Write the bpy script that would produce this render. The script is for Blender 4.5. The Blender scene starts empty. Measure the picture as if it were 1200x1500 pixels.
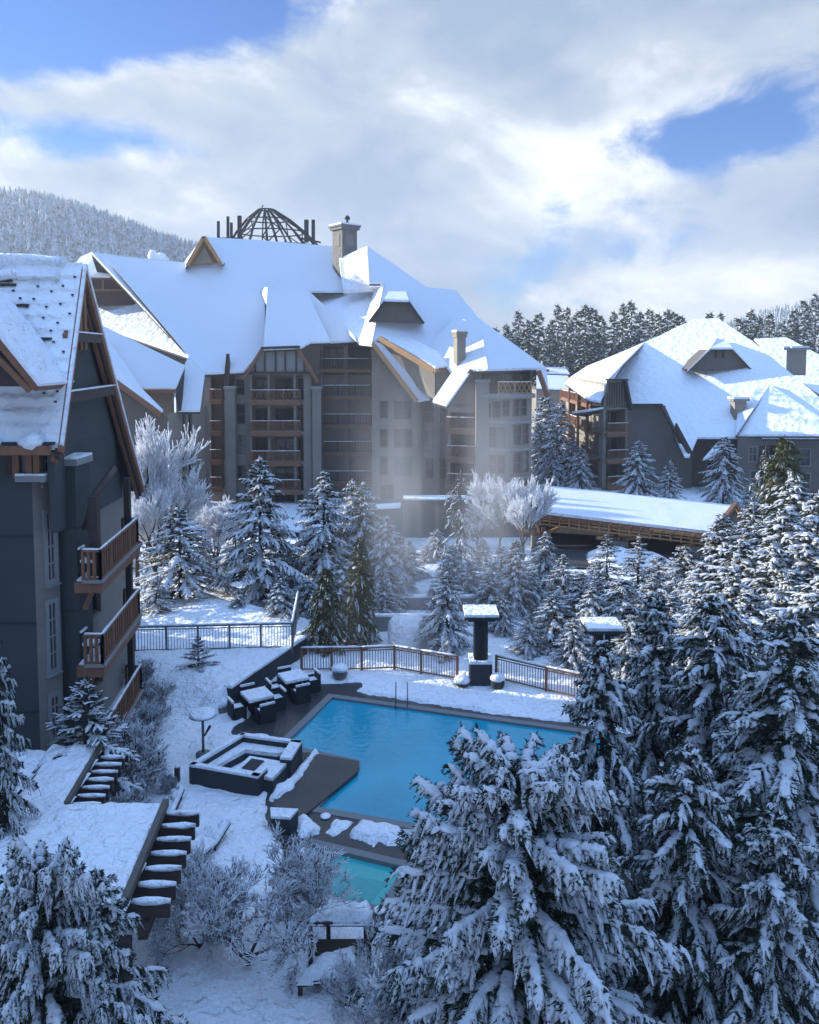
import bpy, math, random
import numpy as np
from mathutils import Vector
random.seed(7)
R = math.radians
scene = bpy.context.scene
col = scene.collection

# ------------------------------------------------------------------ camera
FPX, CX, CY, PITCH, CAMZ = 1200.0, 600.0, 604.0, R(4.0), 15.0
cam_d = bpy.data.cameras.new('camera')
cam = bpy.data.objects.new('camera', cam_d); col.objects.link(cam)
cam_d.sensor_fit = 'HORIZONTAL'; cam_d.sensor_width = 36; cam_d.lens = 36.0*FPX/1200
cam_d.shift_y = -(750-CY)/1200.0
cam_d.clip_start = 0.1; cam_d.clip_end = 9000
cam.location = (0, 0, CAMZ); cam.rotation_euler = (R(90)-PITCH, 0, 0)
scene.camera = cam
scene.view_settings.view_transform = 'Standard'
scene.view_settings.look = 'None'
scene.view_settings.gamma = 1
scene.view_settings.exposure = 0.95
try: scene.view_settings.use_curve_mapping = False
except Exception: pass
scene.cycles.max_bounces = 6
scene.cycles.volume_bounces = 0
scene.cycles.transparent_max_bounces = 8
scene.cycles.use_denoising = True

# ------------------------------------------------------------------ sun and sky
SUN_E, SUN_PHI = R(17), R(17)       # elevation; angle beyond "straight left"
SDIR = Vector((-math.cos(SUN_E)*math.cos(SUN_PHI), math.cos(SUN_E)*math.sin(SUN_PHI), math.sin(SUN_E)))
sd = bpy.data.lights.new('sun', 'SUN'); sd.energy = 5.0; sd.angle = R(0.5); sd.color = (1.0, 0.95, 0.86)
so = bpy.data.objects.new('sun', sd); col.objects.link(so)
so.rotation_euler = SDIR.to_track_quat('Z', 'Y').to_euler()
so.location = (-60, 30, 60)

def make_world():
    w = bpy.data.worlds.new('World'); scene.world = w; w.use_nodes = True
    nt = w.node_tree; N = nt.nodes; L = nt.links; N.clear()
    out = N.new('ShaderNodeOutputWorld'); bg = N.new('ShaderNodeBackground'); bg.inputs[1].default_value = 0.12
    sky = N.new('ShaderNodeTexSky'); sky.sky_type = 'NISHITA'; sky.sun_disc = False
    sky.sun_elevation = SUN_E; sky.sun_rotation = R(-73); sky.altitude = 700
    sky.air_density = 1.0; sky.dust_density = 0.3; sky.ozone_density = 2.0
    tc = N.new('ShaderNodeTexCoord')
    def mth(op, a, b=None, clamp=False):
        n = N.new('ShaderNodeMath'); n.operation = op; n.use_clamp = clamp
        for i, v in enumerate((a, b)):
            if v is None: continue
            if isinstance(v, (int, float)): n.inputs[i].default_value = v
            else: L.new(v, n.inputs[i])
        return n.outputs[0]
    sep = N.new('ShaderNodeSeparateXYZ'); L.new(tc.outputs['Generated'], sep.inputs[0])
    # cloud-deck coordinates: where the view direction meets a flat layer
    zz = mth('ADD', mth('MAXIMUM', sep.outputs[2], 0.0), 0.22)
    cx = mth('DIVIDE', sep.outputs[0], zz); cy = mth('DIVIDE', sep.outputs[1], zz)
    cmb = N.new('ShaderNodeCombineXYZ'); L.new(cx, cmb.inputs[0]); L.new(cy, cmb.inputs[1])
    def noise(vec, sc, det, rough, dist=0.0, off=(0, 0, 0)):
        mp = N.new('ShaderNodeMapping'); mp.inputs[1].default_value = off; L.new(vec, mp.inputs[0])
        n = N.new('ShaderNodeTexNoise'); n.inputs['Scale'].default_value = sc
        n.inputs['Detail'].default_value = det; n.inputs['Roughness'].default_value = rough
        n.inputs['Distortion'].default_value = dist; L.new(mp.outputs[0], n.inputs[0]); return n.outputs[0]
    gen = tc.outputs['Generated']
    cv = N.new('ShaderNodeCombineXYZ'); L.new(sep.outputs[0], cv.inputs[0]); L.new(mth('MULTIPLY', sep.outputs[1], .6), cv.inputs[1]); L.new(mth('MULTIPLY', sep.outputs[2], 1.7), cv.inputs[2])
    gv = cv.outputs[0]
    n1 = noise(gv, 3.4, 12, 0.56, 0.15, (3.1, 0.4, 1.2))
    n2 = noise(gv, 9.0, 12, 0.62, 0.35, (8.3, 2.1, 0))
    n3 = noise(gv, 4.6, 10, 0.55, 0.5, (1.4, 6.0, 4.0))
    # breaks of clear sky, each round a direction
    def hole(px, py, rad, strength, sx=1.0, sy=1.0):
        d = Vector(((px-CX)/FPX, 0, 0)) + Vector((0, math.cos(PITCH), -math.sin(PITCH))) + Vector((0, math.sin(PITCH), math.cos(PITCH)))*((CY-py)/FPX)
        d.normalize()
        mp = N.new('ShaderNodeVectorMath'); mp.operation = 'SUBTRACT'; L.new(gen, mp.inputs[0]); mp.inputs[1].default_value = d
        sc_ = N.new('ShaderNodeVectorMath'); sc_.operation = 'MULTIPLY'; L.new(mp.outputs[0], sc_.inputs[0]); sc_.inputs[1].default_value = (1/sx, 1, 1/sy)
        ln = N.new('ShaderNodeVectorMath'); ln.operation = 'LENGTH'; L.new(sc_.outputs[0], ln.inputs[0])
        mr = N.new('ShaderNodeMapRange'); mr.interpolation_type = 'SMOOTHSTEP'
        L.new(ln.outputs['Value'], mr.inputs[0]); mr.inputs[1].default_value = 0; mr.inputs[2].default_value = rad
        mr.inputs[3].default_value = strength; mr.inputs[4].default_value = 0
        return mr.outputs[0]
    clear = hole(0, 100, 0.13, 0.42, .9, .8)
    for a in ((200, -30, .26, .8, 2.0, .40), (20, 0, .2, .4, 1.5, .6), (150, 208, .17, .50, 1.5, .26), (1000, 208, .14, .36, 1.3, .36), (1120, 160, .10, .2, 1.3, .5), (815, 295, .05, .26, .7, 1.0), (930, -20, .2, -.3, 3, .5), (600, 180, .4, -.25, 1.2, .5), (760, 30, .3, -.3, 1.5, .5)):
        clear = mth('ADD', clear, hole(*a))
    # clear everywhere behind and overhead
    behind = N.new('ShaderNodeMapRange'); L.new(sep.outputs[1], behind.inputs[0])
    behind.inputs[1].default_value = 0.72; behind.inputs[2].default_value = 0.15; behind.inputs[3].default_value = 0; behind.inputs[4].default_value = 0.9
    clear = mth('ADD', clear, behind.outputs[0])
    nn = mth('ADD', mth('MULTIPLY', n1, 1.25), mth('MULTIPLY', n2, 0.85))
    dens = mth('SUBTRACT', mth('ADD', nn, -0.57), clear)
    mask = N.new('ShaderNodeMapRange'); mask.interpolation_type = 'SMOOTHSTEP'; L.new(dens, mask.inputs[0])
    mask.inputs[1].default_value = 0.05; mask.inputs[2].default_value = 0.40
    # cloud tone: bright rims, grey-blue hearts
    tone = mth('ADD', mth('ADD', mth('MULTIPLY', n2, 1.1), mth('MULTIPLY', n3, 1.5)), -.72)
    grad = mth('MULTIPLY', sep.outputs[2], 0.05)
    # dark and bright areas of the cloud bank by direction
    tone = mth('ADD', tone, mth('MULTIPLY', dens, -0.42))
    for (px, py, rad, st, sx, sy) in ((660, 370, .22, -.16, 1.2, .8), (930, 380, .16, -.10, 1.5, .5), (980, 440, .22, .42, 1.8, .4), (900, 290, .18, .40, 1.6, .6),
                                      (480, 60, .25, .10, 1.8, .5), (30, 240, .18, .30, 1.5, .5), (150, 100, .16, .22, 1.5, .6), (320, 260, .3, -.08, 1.5, .4), (800, 60, .35, .06, 1.6, .5), (1120, 90, .2, .2, 1.2, .6), (1100, 380, .25, .1, 1.5, .5), (1150, 260, .2, -.12, 1.2, .5)):
        tone = mth('ADD', tone, hole(px, py, rad, st, sx, sy))
    rp = N.new('ShaderNodeValToRGB'); L.new(tone, rp.inputs[0])
    e = rp.color_ramp.elements
    e[0].position = 0.15; e[0].color = (1.55, 2.1, 2.9, 1)
    e[1].position = 0.95; e[1].color = (5.3, 5.4, 5.5, 1)
    m_ = e.new(0.5); m_.color = (2.55, 2.95, 3.5, 1)
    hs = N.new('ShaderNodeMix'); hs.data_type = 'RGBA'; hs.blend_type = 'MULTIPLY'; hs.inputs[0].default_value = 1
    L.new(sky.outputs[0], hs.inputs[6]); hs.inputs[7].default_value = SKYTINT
    mx = N.new('ShaderNodeMix'); mx.data_type = 'RGBA'
    L.new(mask.outputs[0], mx.inputs[0]); L.new(hs.outputs[2], mx.inputs[6]); L.new(rp.outputs[0], mx.inputs[7])
    # bright sky patch added overhead and behind, out of view, lifting the ambient light
    sky_fill = N.new('ShaderNodeMapRange'); sky_fill.interpolation_type = 'SMOOTHSTEP'; L.new(sep.outputs[1], sky_fill.inputs[0]); sky_fill.inputs[1].default_value = .62; sky_fill.inputs[2].default_value = .1; sky_fill.inputs[4].default_value = .8
    mv = N.new('ShaderNodeMix'); mv.data_type = 'RGBA'; L.new(sky_fill.outputs[0], mv.inputs[0]); L.new(mx.outputs[2], mv.inputs[6]); vz = N.new('ShaderNodeMapRange'); vz.interpolation_type = 'SMOOTHSTEP'; L.new(sep.outputs[2], vz.inputs[0]); vz.inputs[1].default_value = .35; vz.inputs[2].default_value = .85
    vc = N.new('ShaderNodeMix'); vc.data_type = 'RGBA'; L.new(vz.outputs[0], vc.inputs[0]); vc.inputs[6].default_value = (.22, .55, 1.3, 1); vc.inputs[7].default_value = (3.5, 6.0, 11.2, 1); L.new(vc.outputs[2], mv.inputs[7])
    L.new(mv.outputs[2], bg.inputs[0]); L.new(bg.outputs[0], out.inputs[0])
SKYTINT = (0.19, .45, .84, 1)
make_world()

# ------------------------------------------------------------------ pixel -> place
_f = Vector((0, math.cos(PITCH), -math.sin(PITCH))); _u = Vector((0, math.sin(PITCH), math.cos(PITCH)))
def ray(px, py): return _f + Vector(((px-CX)/FPX, 0, 0)) + _u*((CY-py)/FPX)
def P(px, py, Y):
    d = ray(px, py); t = Y/d.y
    return Vector((d.x*t, Y, CAMZ+d.z*t))
def G(px, py, z=0.0):
    d = ray(px, py); t = (z-CAMZ)/d.z
    return Vector((d.x*t, d.y*t, z))
class Plane:
    def __init__(s, p, m, th=0.0):      # roof plane rising away from the viewer, turned th degrees to the left
        s.p = Vector(p); s.n = Vector((-m*math.sin(R(th)), -m*math.cos(R(th)), 1.0))
    def __call__(s, px, py):
        d = ray(px, py); o = Vector((0, 0, CAMZ)); t = (s.p-o).dot(s.n)/d.dot(s.n); return o+d*t

# ------------------------------------------------------------------ materials
MATS = {}
def mat(name, color, rough=0.8, bump=None, var=None, metallic=0.0, spec=0.3, bump2=None, coat=0.0):
    m = bpy.data.materials.new(name); m.use_nodes = True; nt = m.node_tree; N = nt.nodes; L = nt.links
    b = N['Principled BSDF']; b.inputs['Base Color'].default_value = (*color, 1); b.inputs['Roughness'].default_value = rough
    b.inputs['Metallic'].default_value = metallic; b.inputs['Specular IOR Level'].default_value = spec
    tc = N.new('ShaderNodeTexCoord')
    if var:                      # (scale, amount, second colour)
        n = N.new('ShaderNodeTexNoise'); n.inputs['Scale'].default_value = var[0]; n.inputs['Detail'].default_value = 6
        n.inputs['Roughness'].default_value = 0.65
        L.new(tc.outputs['Object'], n.inputs[0])
        mr = N.new('ShaderNodeMapRange'); L.new(n.outputs[0], mr.inputs[0]); mr.inputs[1].default_value = .35; mr.inputs[2].default_value = .65
        mr.inputs[4].default_value = var[1]
        mx = N.new('ShaderNodeMix'); mx.data_type = 'RGBA'; L.new(mr.outputs[0], mx.inputs[0])
        mx.inputs[6].default_value = (*color, 1); mx.inputs[7].default_value = (*var[2], 1)
        L.new(mx.outputs[2], b.inputs['Base Color'])
    prev = None
    for bp in (bump, bump2):
        if not bp: continue      # (kind, scale, strength, distance)
        if bp[0] == 'noise':
            n = N.new('ShaderNodeTexNoise'); n.inputs['Scale'].default_value = bp[1]; n.inputs['Detail'].default_value = 5; o = n.outputs[0]
        elif bp[0] == 'vor':
            n = N.new('ShaderNodeTexVoronoi'); n.inputs['Scale'].default_value = bp[1]; o = n.outputs[0]
        elif bp[0] == 'wave':
            n = N.new('ShaderNodeTexWave'); n.inputs['Scale'].default_value = bp[1]; n.bands_direction = bp[4]; n.inputs['Distortion'].default_value = .6; o = n.outputs[0]
        L.new(tc.outputs['Object'], n.inputs[0])
        bn = N.new('ShaderNodeBump'); bn.inputs['Strength'].default_value = bp[2]; bn.inputs['Distance'].default_value = bp[3]
        L.new(o, bn.inputs['Height'])
        if prev: L.new(prev, bn.inputs['Normal'])
        prev = bn.outputs[0]
    if prev: L.new(prev, b.inputs['Normal'])
    MATS[name] = m; return m
mat('snow', (.86, .88, .90), .7, ('noise', 2.2, 1.0, .30), bump2=('noise', 7, .9, .10))
mat('roof_snow', (.72, .75, .78), .7, ('noise', .5, .35, .25), bump2=('noise', 5, .3, .04))
mat('shingle_snow', (.84, .86, .88), .7, ('vor', 1.5, .8, .13), bump2=('noise', 3.0, .7, .10))
mat('thin_snow', (.84, .86, .88), .7, ('wave', 1.3, .9, .06, 'Y'), bump2=('noise', 3.5, .9, .14))
mat('tree_snow', (.86, .88, .91), .7, ('noise', 11, 1.0, .06))
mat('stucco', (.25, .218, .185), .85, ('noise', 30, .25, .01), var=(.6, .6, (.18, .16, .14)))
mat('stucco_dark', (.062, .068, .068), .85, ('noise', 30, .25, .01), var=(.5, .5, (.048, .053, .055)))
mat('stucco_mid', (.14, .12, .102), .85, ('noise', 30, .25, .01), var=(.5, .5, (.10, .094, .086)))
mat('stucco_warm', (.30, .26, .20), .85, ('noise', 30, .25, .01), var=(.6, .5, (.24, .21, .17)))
mat('trim', (.25, .245, .235), .7, ('noise', 20, .2, .01))
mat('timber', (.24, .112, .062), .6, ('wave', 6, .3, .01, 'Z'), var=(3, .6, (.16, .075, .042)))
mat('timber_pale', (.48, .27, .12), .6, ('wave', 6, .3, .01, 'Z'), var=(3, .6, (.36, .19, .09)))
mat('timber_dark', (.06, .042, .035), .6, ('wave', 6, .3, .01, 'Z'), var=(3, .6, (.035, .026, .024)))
mat('board', (.13, .115, .10), .75, ('wave', 3, .5, .02, 'X'), var=(2, .5, (.09, .08, .07)))
mat('slate', (.035, .038, .042), .7, ('noise', 8, .5, .02))
mat('glass', (.018, .026, .035), .06, spec=.3)
mat('curtain', (.16, .17, .17), .25, var=(3, .8, (.07, .075, .08)), spec=.6)
mat('steel', (.16, .18, .19), .4, metallic=.5)
mat('stone', (.22, .20, .18), .85, ('vor', 3, .8, .04), var=(3, .7, (.13, .125, .12)))
mat('deck', (.052, .05, .052), .38, ('wave', 1.6, .35, .012, 'X'), var=(1.2, .7, (.03, .03, .034)), spec=.4)
mat('wicker', (.022, .024, .028), .6, ('wave', 20, .6, .01, 'Z'))
mat('bark', (.075, .058, .045), .9, ('noise', 12, .8, .03))
mat('needles', (.026, .044, .026), .65, var=(1.3, .8, (.014, .028, .020)))
mat('cedar_needles', (.085, .095, .030), .65, var=(1.3, .8, (.05, .062, .026)))
mat('frost', (.78, .80, .83), .75)
mat('ceramic', (.24, .22, .20), .6)
mat('concrete', (.20, .20, .20), .85, ('noise', 6, .4, .02))
mat('asphalt', (.05, .05, .055), .8, ('noise', 14, .4, .01))

def water(name, c1, c2):
    m = mat(name, c1, .03, ('noise', 3.2, .35, .07), spec=.38)
    nt = m.node_tree; N = nt.nodes; L = nt.links; b = N['Principled BSDF']
    tc = N.new('ShaderNodeTexCoord'); n = N.new('ShaderNodeTexNoise'); n.inputs['Scale'].default_value = .33; n.inputs['Detail'].default_value = 5
    L.new(tc.outputs['Object'], n.inputs[0])
    mx = N.new('ShaderNodeMix'); mx.data_type = 'RGBA'; L.new(n.outputs[0], mx.inputs[0])
    mx.inputs[6].default_value = (*c1, 1); mx.inputs[7].default_value = (*c2, 1); L.new(mx.outputs[2], b.inputs['Base Color'])
water('pool_water', (.0, .20, .30), (.02, .42, .55))
water('tub_water', (.03, .36, .36), (.04, .44, .42))
water('tub_deep', (.02, .28, .30), (.02, .38, .36))

def glow(name, k):        # light passing through thin frost and snow
    m = MATS[name]; nt = m.node_tree; N = nt.nodes; L = nt.links; b = N['Principled BSDF']; out = N['Material Output']
    t = N.new('ShaderNodeBsdfTranslucent'); t.inputs[0].default_value = (.9, .91, .93, 1); x = N.new('ShaderNodeMixShader'); x.inputs[0].default_value = k
    L.new(b.outputs[0], x.inputs[1]); L.new(t.outputs[0], x.inputs[2]); L.new(x.outputs[0], out.inputs['Surface'])
glow('frost', .38); glow('tree_snow', .34)
def frosted_mat():
    m = bpy.data.materials.new('frosted_forest'); m.use_nodes = True; nt = m.node_tree; N = nt.nodes; L = nt.links
    b = N['Principled BSDF']; b.inputs['Roughness'].default_value = .9
    tc = N.new('ShaderNodeTexCoord'); n = N.new('ShaderNodeTexNoise'); n.inputs['Scale'].default_value = .35; n.inputs['Detail'].default_value = 8; n.inputs['Roughness'].default_value = .8
    L.new(tc.outputs['Object'], n.inputs[0])
    mr = N.new('ShaderNodeMapRange'); L.new(n.outputs[0], mr.inputs[0]); mr.inputs[1].default_value = .42; mr.inputs[2].default_value = .56
    mx = N.new('ShaderNodeMix'); mx.data_type = 'RGBA'; L.new(mr.outputs[0], mx.inputs[0])
    mx.inputs[6].default_value = (.045, .075, .06, 1); mx.inputs[7].default_value = (.62, .68, .72, 1); L.new(mx.outputs[2], b.inputs['Base Color'])
    MATS['frosted_forest'] = m
frosted_mat()

# ------------------------------------------------------------------ mesh tools
class MB:
    def __init__(s): s.v = []; s.f = []; s.m = []; s.mats = []; s.sm = []; s.pc = []; s.pid = 0; s.lock = 0
    def mi(s, name):
        if name not in s.mats: s.mats.append(name)
        return s.mats.index(name)
    def add(s, vs, fs, m, smooth=False):
        o = len(s.v); s.v += [tuple(v) for v in vs]; k = s.mi(m)
        for f in fs: s.f.append([i+o for i in f]); s.m.append(k); s.sm.append(smooth); s.pc.append(s.pid)
        if not s.lock: s.pid += 1
    def poly(s, vs, m): s.add(vs, [list(range(len(vs)))], m)
    def slab(s, top, d, m, side=None):     # polygon + offset vector d -> closed prism
        n = len(top); d = Vector(d); top = [Vector(t) for t in top]; bot = [t+d for t in top]
        s.lock = 1; s.add(top+bot, [list(range(n))], m); s.lock = 0
        s.add(top+bot, [list(range(2*n-1, n-1, -1))]+[[i, i+n, (i+1) % n+n, (i+1) % n] for i in range(n)], side or m)
    def box(s, a, b, m):                   # axis aligned corners
        x0, y0, z0 = a; x1, y1, z1 = b
        s.slab([(x0, y0, z1), (x1, y0, z1), (x1, y1, z1), (x0, y1, z1)], (0, 0, z0-z1), m)
    def beam(s, p, q, w, h, m, up=(0, 0, 1)):   # rectangular bar from p to q
        p = Vector(p); q = Vector(q); d = (q-p).normalized(); upv = Vector(up)
        if abs(d.dot(upv)) > .98: upv = Vector((0, 1, 0))
        r = d.cross(upv).normalized()*w/2; u = r.cross(d).normalized()*h/2
        vs = [p-r-u, p+r-u, p+r+u, p-r+u, q-r-u, q+r-u, q+r+u, q-r+u]
        s.add(vs, [[3, 2, 1, 0], [4, 5, 6, 7], [0, 1, 5, 4], [1, 2, 6, 5], [2, 3, 7, 6], [3, 0, 4, 7]], m)
    def tube(s, pts, rad, n, m, smooth=True):
        pts = [Vector(p) for p in pts]; vs = []
        for i, p in enumerate(pts):
            d = (pts[min(i+1, len(pts)-1)]-pts[max(i-1, 0)]).normalized()
            a = d.cross(Vector((0, 0, 1)) if abs(d.z) < .9 else Vector((1, 0, 0))).normalized(); b = d.cross(a)
            for k in range(n):
                t = 2*math.pi*k/n; vs.append(p+(a*math.cos(t)+b*math.sin(t))*rad[i])
        fs = [[i*n+k, i*n+(k+1) % n, (i+1)*n+(k+1) % n, (i+1)*n+k] for i in range(len(pts)-1) for k in range(n)]
        fs += [list(range(n))[::-1], [(len(pts)-1)*n+k for k in range(n)]]
        s.add(vs, fs, m, smooth)
    def lathe(s, c, prof, n, m, smooth=True, lump=0.0):
        vs = []
        for (r, z) in prof:
            for k in range(n):
                t = 2*math.pi*k/n; rr = r*(1+random.uniform(-lump, lump)); vs.append((c[0]+rr*math.cos(t), c[1]+rr*math.sin(t), c[2]+z+random.uniform(-lump, lump)*.2))
        fs = [[i*n+k, i*n+(k+1) % n, (i+1)*n+(k+1) % n, (i+1)*n+k] for i in range(len(prof)-1) for k in range(n)]
        fs += [list(range(n))[::-1], [(len(prof)-1)*n+k for k in range(n)]]
        s.add(vs, fs, m, smooth)
    def build(s, name, parent=None):
        lim = {'bargeboard': 8, 'snow_cap': 6, 'beam': 60, 'floor_band': 8, 'gable_timber': 4}.get(name, 0)
        if parent is not None and 1 < s.pid <= lim:
            first = None
            for k in range(s.pid):
                b = MB(); idx = {}
                for f, m, sm, pc in zip(s.f, s.m, s.sm, s.pc):
                    if pc != k: continue
                    for i in f:
                        if i not in idx: idx[i] = len(b.v); b.v.append(s.v[i])
                    b.f.append([idx[i] for i in f]); b.m.append(b.mi(s.mats[m])); b.sm.append(sm); b.pc.append(0)
                o = b.build(name, parent); first = first or o
            return first
        me = bpy.data.meshes.new(name)
        me.from_pydata(s.v, [], s.f); 
        for mn in s.mats: me.materials.append(MATS[mn])
        me.polygons.foreach_set('material_index', s.m); me.polygons.foreach_set('use_smooth', s.sm); me.update()
        o = bpy.data.objects.new(name, me); col.objects.link(o)
        if parent is not None:
            o.parent = parent; o.matrix_parent_inverse = parent.matrix_basis.inverted()
        return o
def tag(o, label=None, cat=None, group=None, kind=None):
    if label: o['label'] = label
    if cat: o['category'] = cat
    if group: o['group'] = group
    if kind: o['kind'] = kind
    return o
def empty(name, loc, label, cat, group=None):
    o = bpy.data.objects.new(name, None); col.objects.link(o); o.location = loc; o.empty_display_size = .3
    bpy.context.view_layer.update() if False else None
    o.matrix_basis.translation = Vector(loc)
    return tag(o, label, cat, group)
def pip(x, y, poly):
    c = False; j = len(poly)-1
    for i in range(len(poly)):
        xi, yi = poly[i]; xj, yj = poly[j]
        if (yi > y) != (yj > y) and x < (xj-xi)*(y-yi)/(yj-yi)+xi: c = not c
        j = i
    return c
def segdist(x, y, poly):
    best = 1e9; j = len(poly)-1
    for i in range(len(poly)):
        ax, ay = poly[j]; bx, by = poly[i]; j = i
        dx, dy = bx-ax, by-ay; t = max(0, min(1, ((x-ax)*dx+(y-ay)*dy)/(dx*dx+dy*dy+1e-9)))
        best = min(best, math.hypot(x-ax-t*dx, y-ay-t*dy))
    return best
def sdf(x, y, poly): d = segdist(x, y, poly); return -d if pip(x, y, poly) else d
from mathutils import noise as mnoise
def nz(x, y, s, o=0.0): return mnoise.noise(Vector((x*s+o, y*s-o, o)))

# ------------------------------------------------------------------ facade tools
class Wall:
    """vertical plane from A (left, as seen from outside) to B (right)"""
    def __init__(s, A, B):
        s.A = Vector((A[0], A[1], 0)); s.B = Vector((B[0], B[1], 0)); s.L = (s.B-s.A).length
        s.u = (s.B-s.A).normalized(); s.n = Vector((s.u.y, -s.u.x, 0))
    def W(s, u, z, w=0.0): v = s.A+s.u*u+s.n*w; v.z = z; return v
    def px(s, x, y):
        d = ray(x, y); o = Vector((0, 0, CAMZ)); t = (s.A-o).dot(s.n)/d.dot(s.n); h = o+d*t
        return (h-s.A).dot(s.u), h.z
    def rect(s, r):
        a = s.px(r[0], r[1]); b = s.px(r[2], r[3]); return (min(a[0], b[0]), min(a[1], b[1]), max(a[0], b[0]), max(a[1], b[1]))
    def box(s, mb, u0, z0, u1, z1, w0, w1, m):
        mb.slab([s.W(u0, z0, w1), s.W(u1, z0, w1), s.W(u1, z1, w1), s.W(u0, z1, w1)], s.n*(w0-w1), m)
def wall_mesh(mb, wl, u0, u1, z0, z1, ops, m, back=True):
    us = sorted(set([u0, u1]+[min(max(c, u0), u1) for o in ops for c in (o[0], o[2])]))
    zs = sorted(set([z0, z1]+[min(max(c, z0), z1) for o in ops for c in (o[1], o[3])]))
    for i in range(len(us)-1):
        for j in range(len(zs)-1):
            uc = (us[i]+us[i+1])/2; zc = (zs[j]+zs[j+1])/2
            if any(o[0] < uc < o[2] and o[1] < zc < o[3] for o in ops): continue
            mb.poly([wl.W(us[i], zs[j]), wl.W(us[i+1], zs[j]), wl.W(us[i+1], zs[j+1]), wl.W(us[i], zs[j+1])], m)
    for o in ops:
        d = -(o[4] if len(o) > 4 else .2); a, b, c, e = o[:4]
        for q in ([(a, b, 0), (a, b, d), (a, e, d), (a, e, 0)], [(c, b, 0), (c, b, d), (c, e, d), (c, e, 0)],
                  [(a, b, 0), (c, b, 0), (c, b, d), (a, b, d)], [(a, e, 0), (c, e, 0), (c, e, d), (a, e, d)]):
            mb.poly([wl.W(*k) for k in q], m)
        if -d > .5: mb.poly([wl.W(a, b, d), wl.W(c, b, d), wl.W(c, e, d), wl.W(a, e, d)], m)
def window(par, wl, r, nx=2, ny=2, glass='glass', frame='trim', w=-.14, casing=.10, sill=True):
    u0, z0, u1, z1 = r[:4]; f = MB(); t = .05
    c = casing
    for (a, b, d, e) in ((u0-c, z1, u1+c, z1+c), (u0-c, z0-c, u1+c, z0), (u0-c, z0, u0, z1), (u1, z0, u1+c, z1)):
        wl.box(f, a, b, d, e, .003, .045, frame)
    for i in range(nx+1):
        u = u0+(u1-u0)*i/nx; wl.box(f, max(u0, u-t/2), z0, min(u1, u+t/2), z1, w+.006, w+.06, frame)
    for j in range(ny+1):
        z = z0+(z1-z0)*j/ny; wl.box(f, u0, max(z0, z-t/2), u1, min(z1, z+t/2), w+.006, w+.056, frame)
    if sill:
        wl.box(f, u0-c-.04, z0-c-.07, u1+c+.04, z0-c-.002, .0, .11, frame)
    o = f.build('window', par)
    g = MB(); g.poly([wl.W(u0, z0, w), wl.W(u1, z0, w), wl.W(u1, z1, w), wl.W(u0, z1, w)], glass); g.build('pane', o)
    return o
def railing(mb, p, q, h, m, gap=.14, post=1.8, rail=.07, snow=True, picket=.035, lattice=False, base=.1):
    p = Vector(p); q = Vector(q); d = q-p; L = d.length; n = max(1, round(L/post))
    for i in range(n+1):
        a = p+d*(i/n); mb.beam(a, a+Vector((0, 0, h+.04)), .09, .09, m)
    up = Vector((0, 0, 1))
    mb.beam(p+up*h, q+up*h, .11, rail, m); mb.beam(p+up*base, q+up*base, .07, rail, m)
    if lattice:
        k = max(2, round(L/.42))
        for i in range(k):
            a = p+d*(i/k); b = p+d*((i+1)/k)
            mb.beam(a+up*base, b+up*h, .03, .05, m); mb.beam(b+up*base, a+up*h, .035, .055, m)
    else:
        k = max(2, round(L/gap))
        for i in range(1, k):
            a = p+d*(i/k); mb.beam(a+up*base, a+up*h, picket, picket, m)
    if snow:
        k = max(2, int(L/.5)); pts = [p+d*(i/k)+up*(h+.045) for i in range(k+1)]
        mb.tube(pts, [random.uniform(.035, .06) for _ in pts], 6, 'snow')
def balcony(par, wl, u0, z, u1, out=.35, h=1.05, wood='timber', lattice=False, fascia=.42):
    b = MB(); wl.box(b, u0, z-fascia, u1, z, -.0, out, wood); wl.box(b, u0+.01, z-.12, u1-.01, z+.03, -.5, out-.02, 'trim')
    o = b.build('balcony', par)
    r = MB(); railing(r, wl.W(u0+.05, z, out-.08), wl.W(u1-.05, z, out-.08), h, wood, lattice=lattice, snow=True, gap=.16, picket=.05)
    r.build('railing', o); return o
def door_glass(par, wl, r, w, nx=2, glass='glass', m='timber_dark'):
    u0, z0, u1, z1 = r; f = MB(); t = .08
    for i in range(nx+1):
        u = u0+(u1-u0)*i/nx; wl.box(f, max(u0, u-t/2), z0, min(u1, u+t/2), z1, w+.004, w+.08, m)
    wl.box(f, u0, z1-.1, u1, z1, w+.006, w+.085, m); wl.box(f, u0, z0, u1, z0+.12, w+.006, w+.085, m)
    o = f.build('balcony_door', par)
    g = MB(); g.poly([wl.W(u0, z0, w+.002), wl.W(u1, z0, w+.002), wl.W(u1, z1, w+.002), wl.W(u0, z1, w+.002)], glass); g.build('pane', o)
def roof(par, polys, th=.35, name='roof', m='roof_snow', snow=True, board='slate', under='slate'):
    if board == 'slate': th = .16
    """polys: list of vertex lists in space, drawn as a slab of roof deck with a layer of snow above"""
    mb = MB()
    for item in polys:
        vs, mm = (item if isinstance(item, tuple) else (item, m))
        vs = [Vector(v) for v in vs]
        mb.slab([v+Vector((0, 0, .0)) for v in vs], (0, 0, -.22), mm, 'snow' if snow else board)
        mb.slab([v-Vector((0, 0, .222)) for v in vs], (0, 0, -th), board if False else under, board)
    return mb.build(name, par)
def bargeboard(mb, p, q, w=.12, h=.38, m='timber', off=(0, 0, -.42)):
    p = Vector(p)+Vector(off); q = Vector(q)+Vector(off); mb.beam(p, q, w, h, m)

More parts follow.
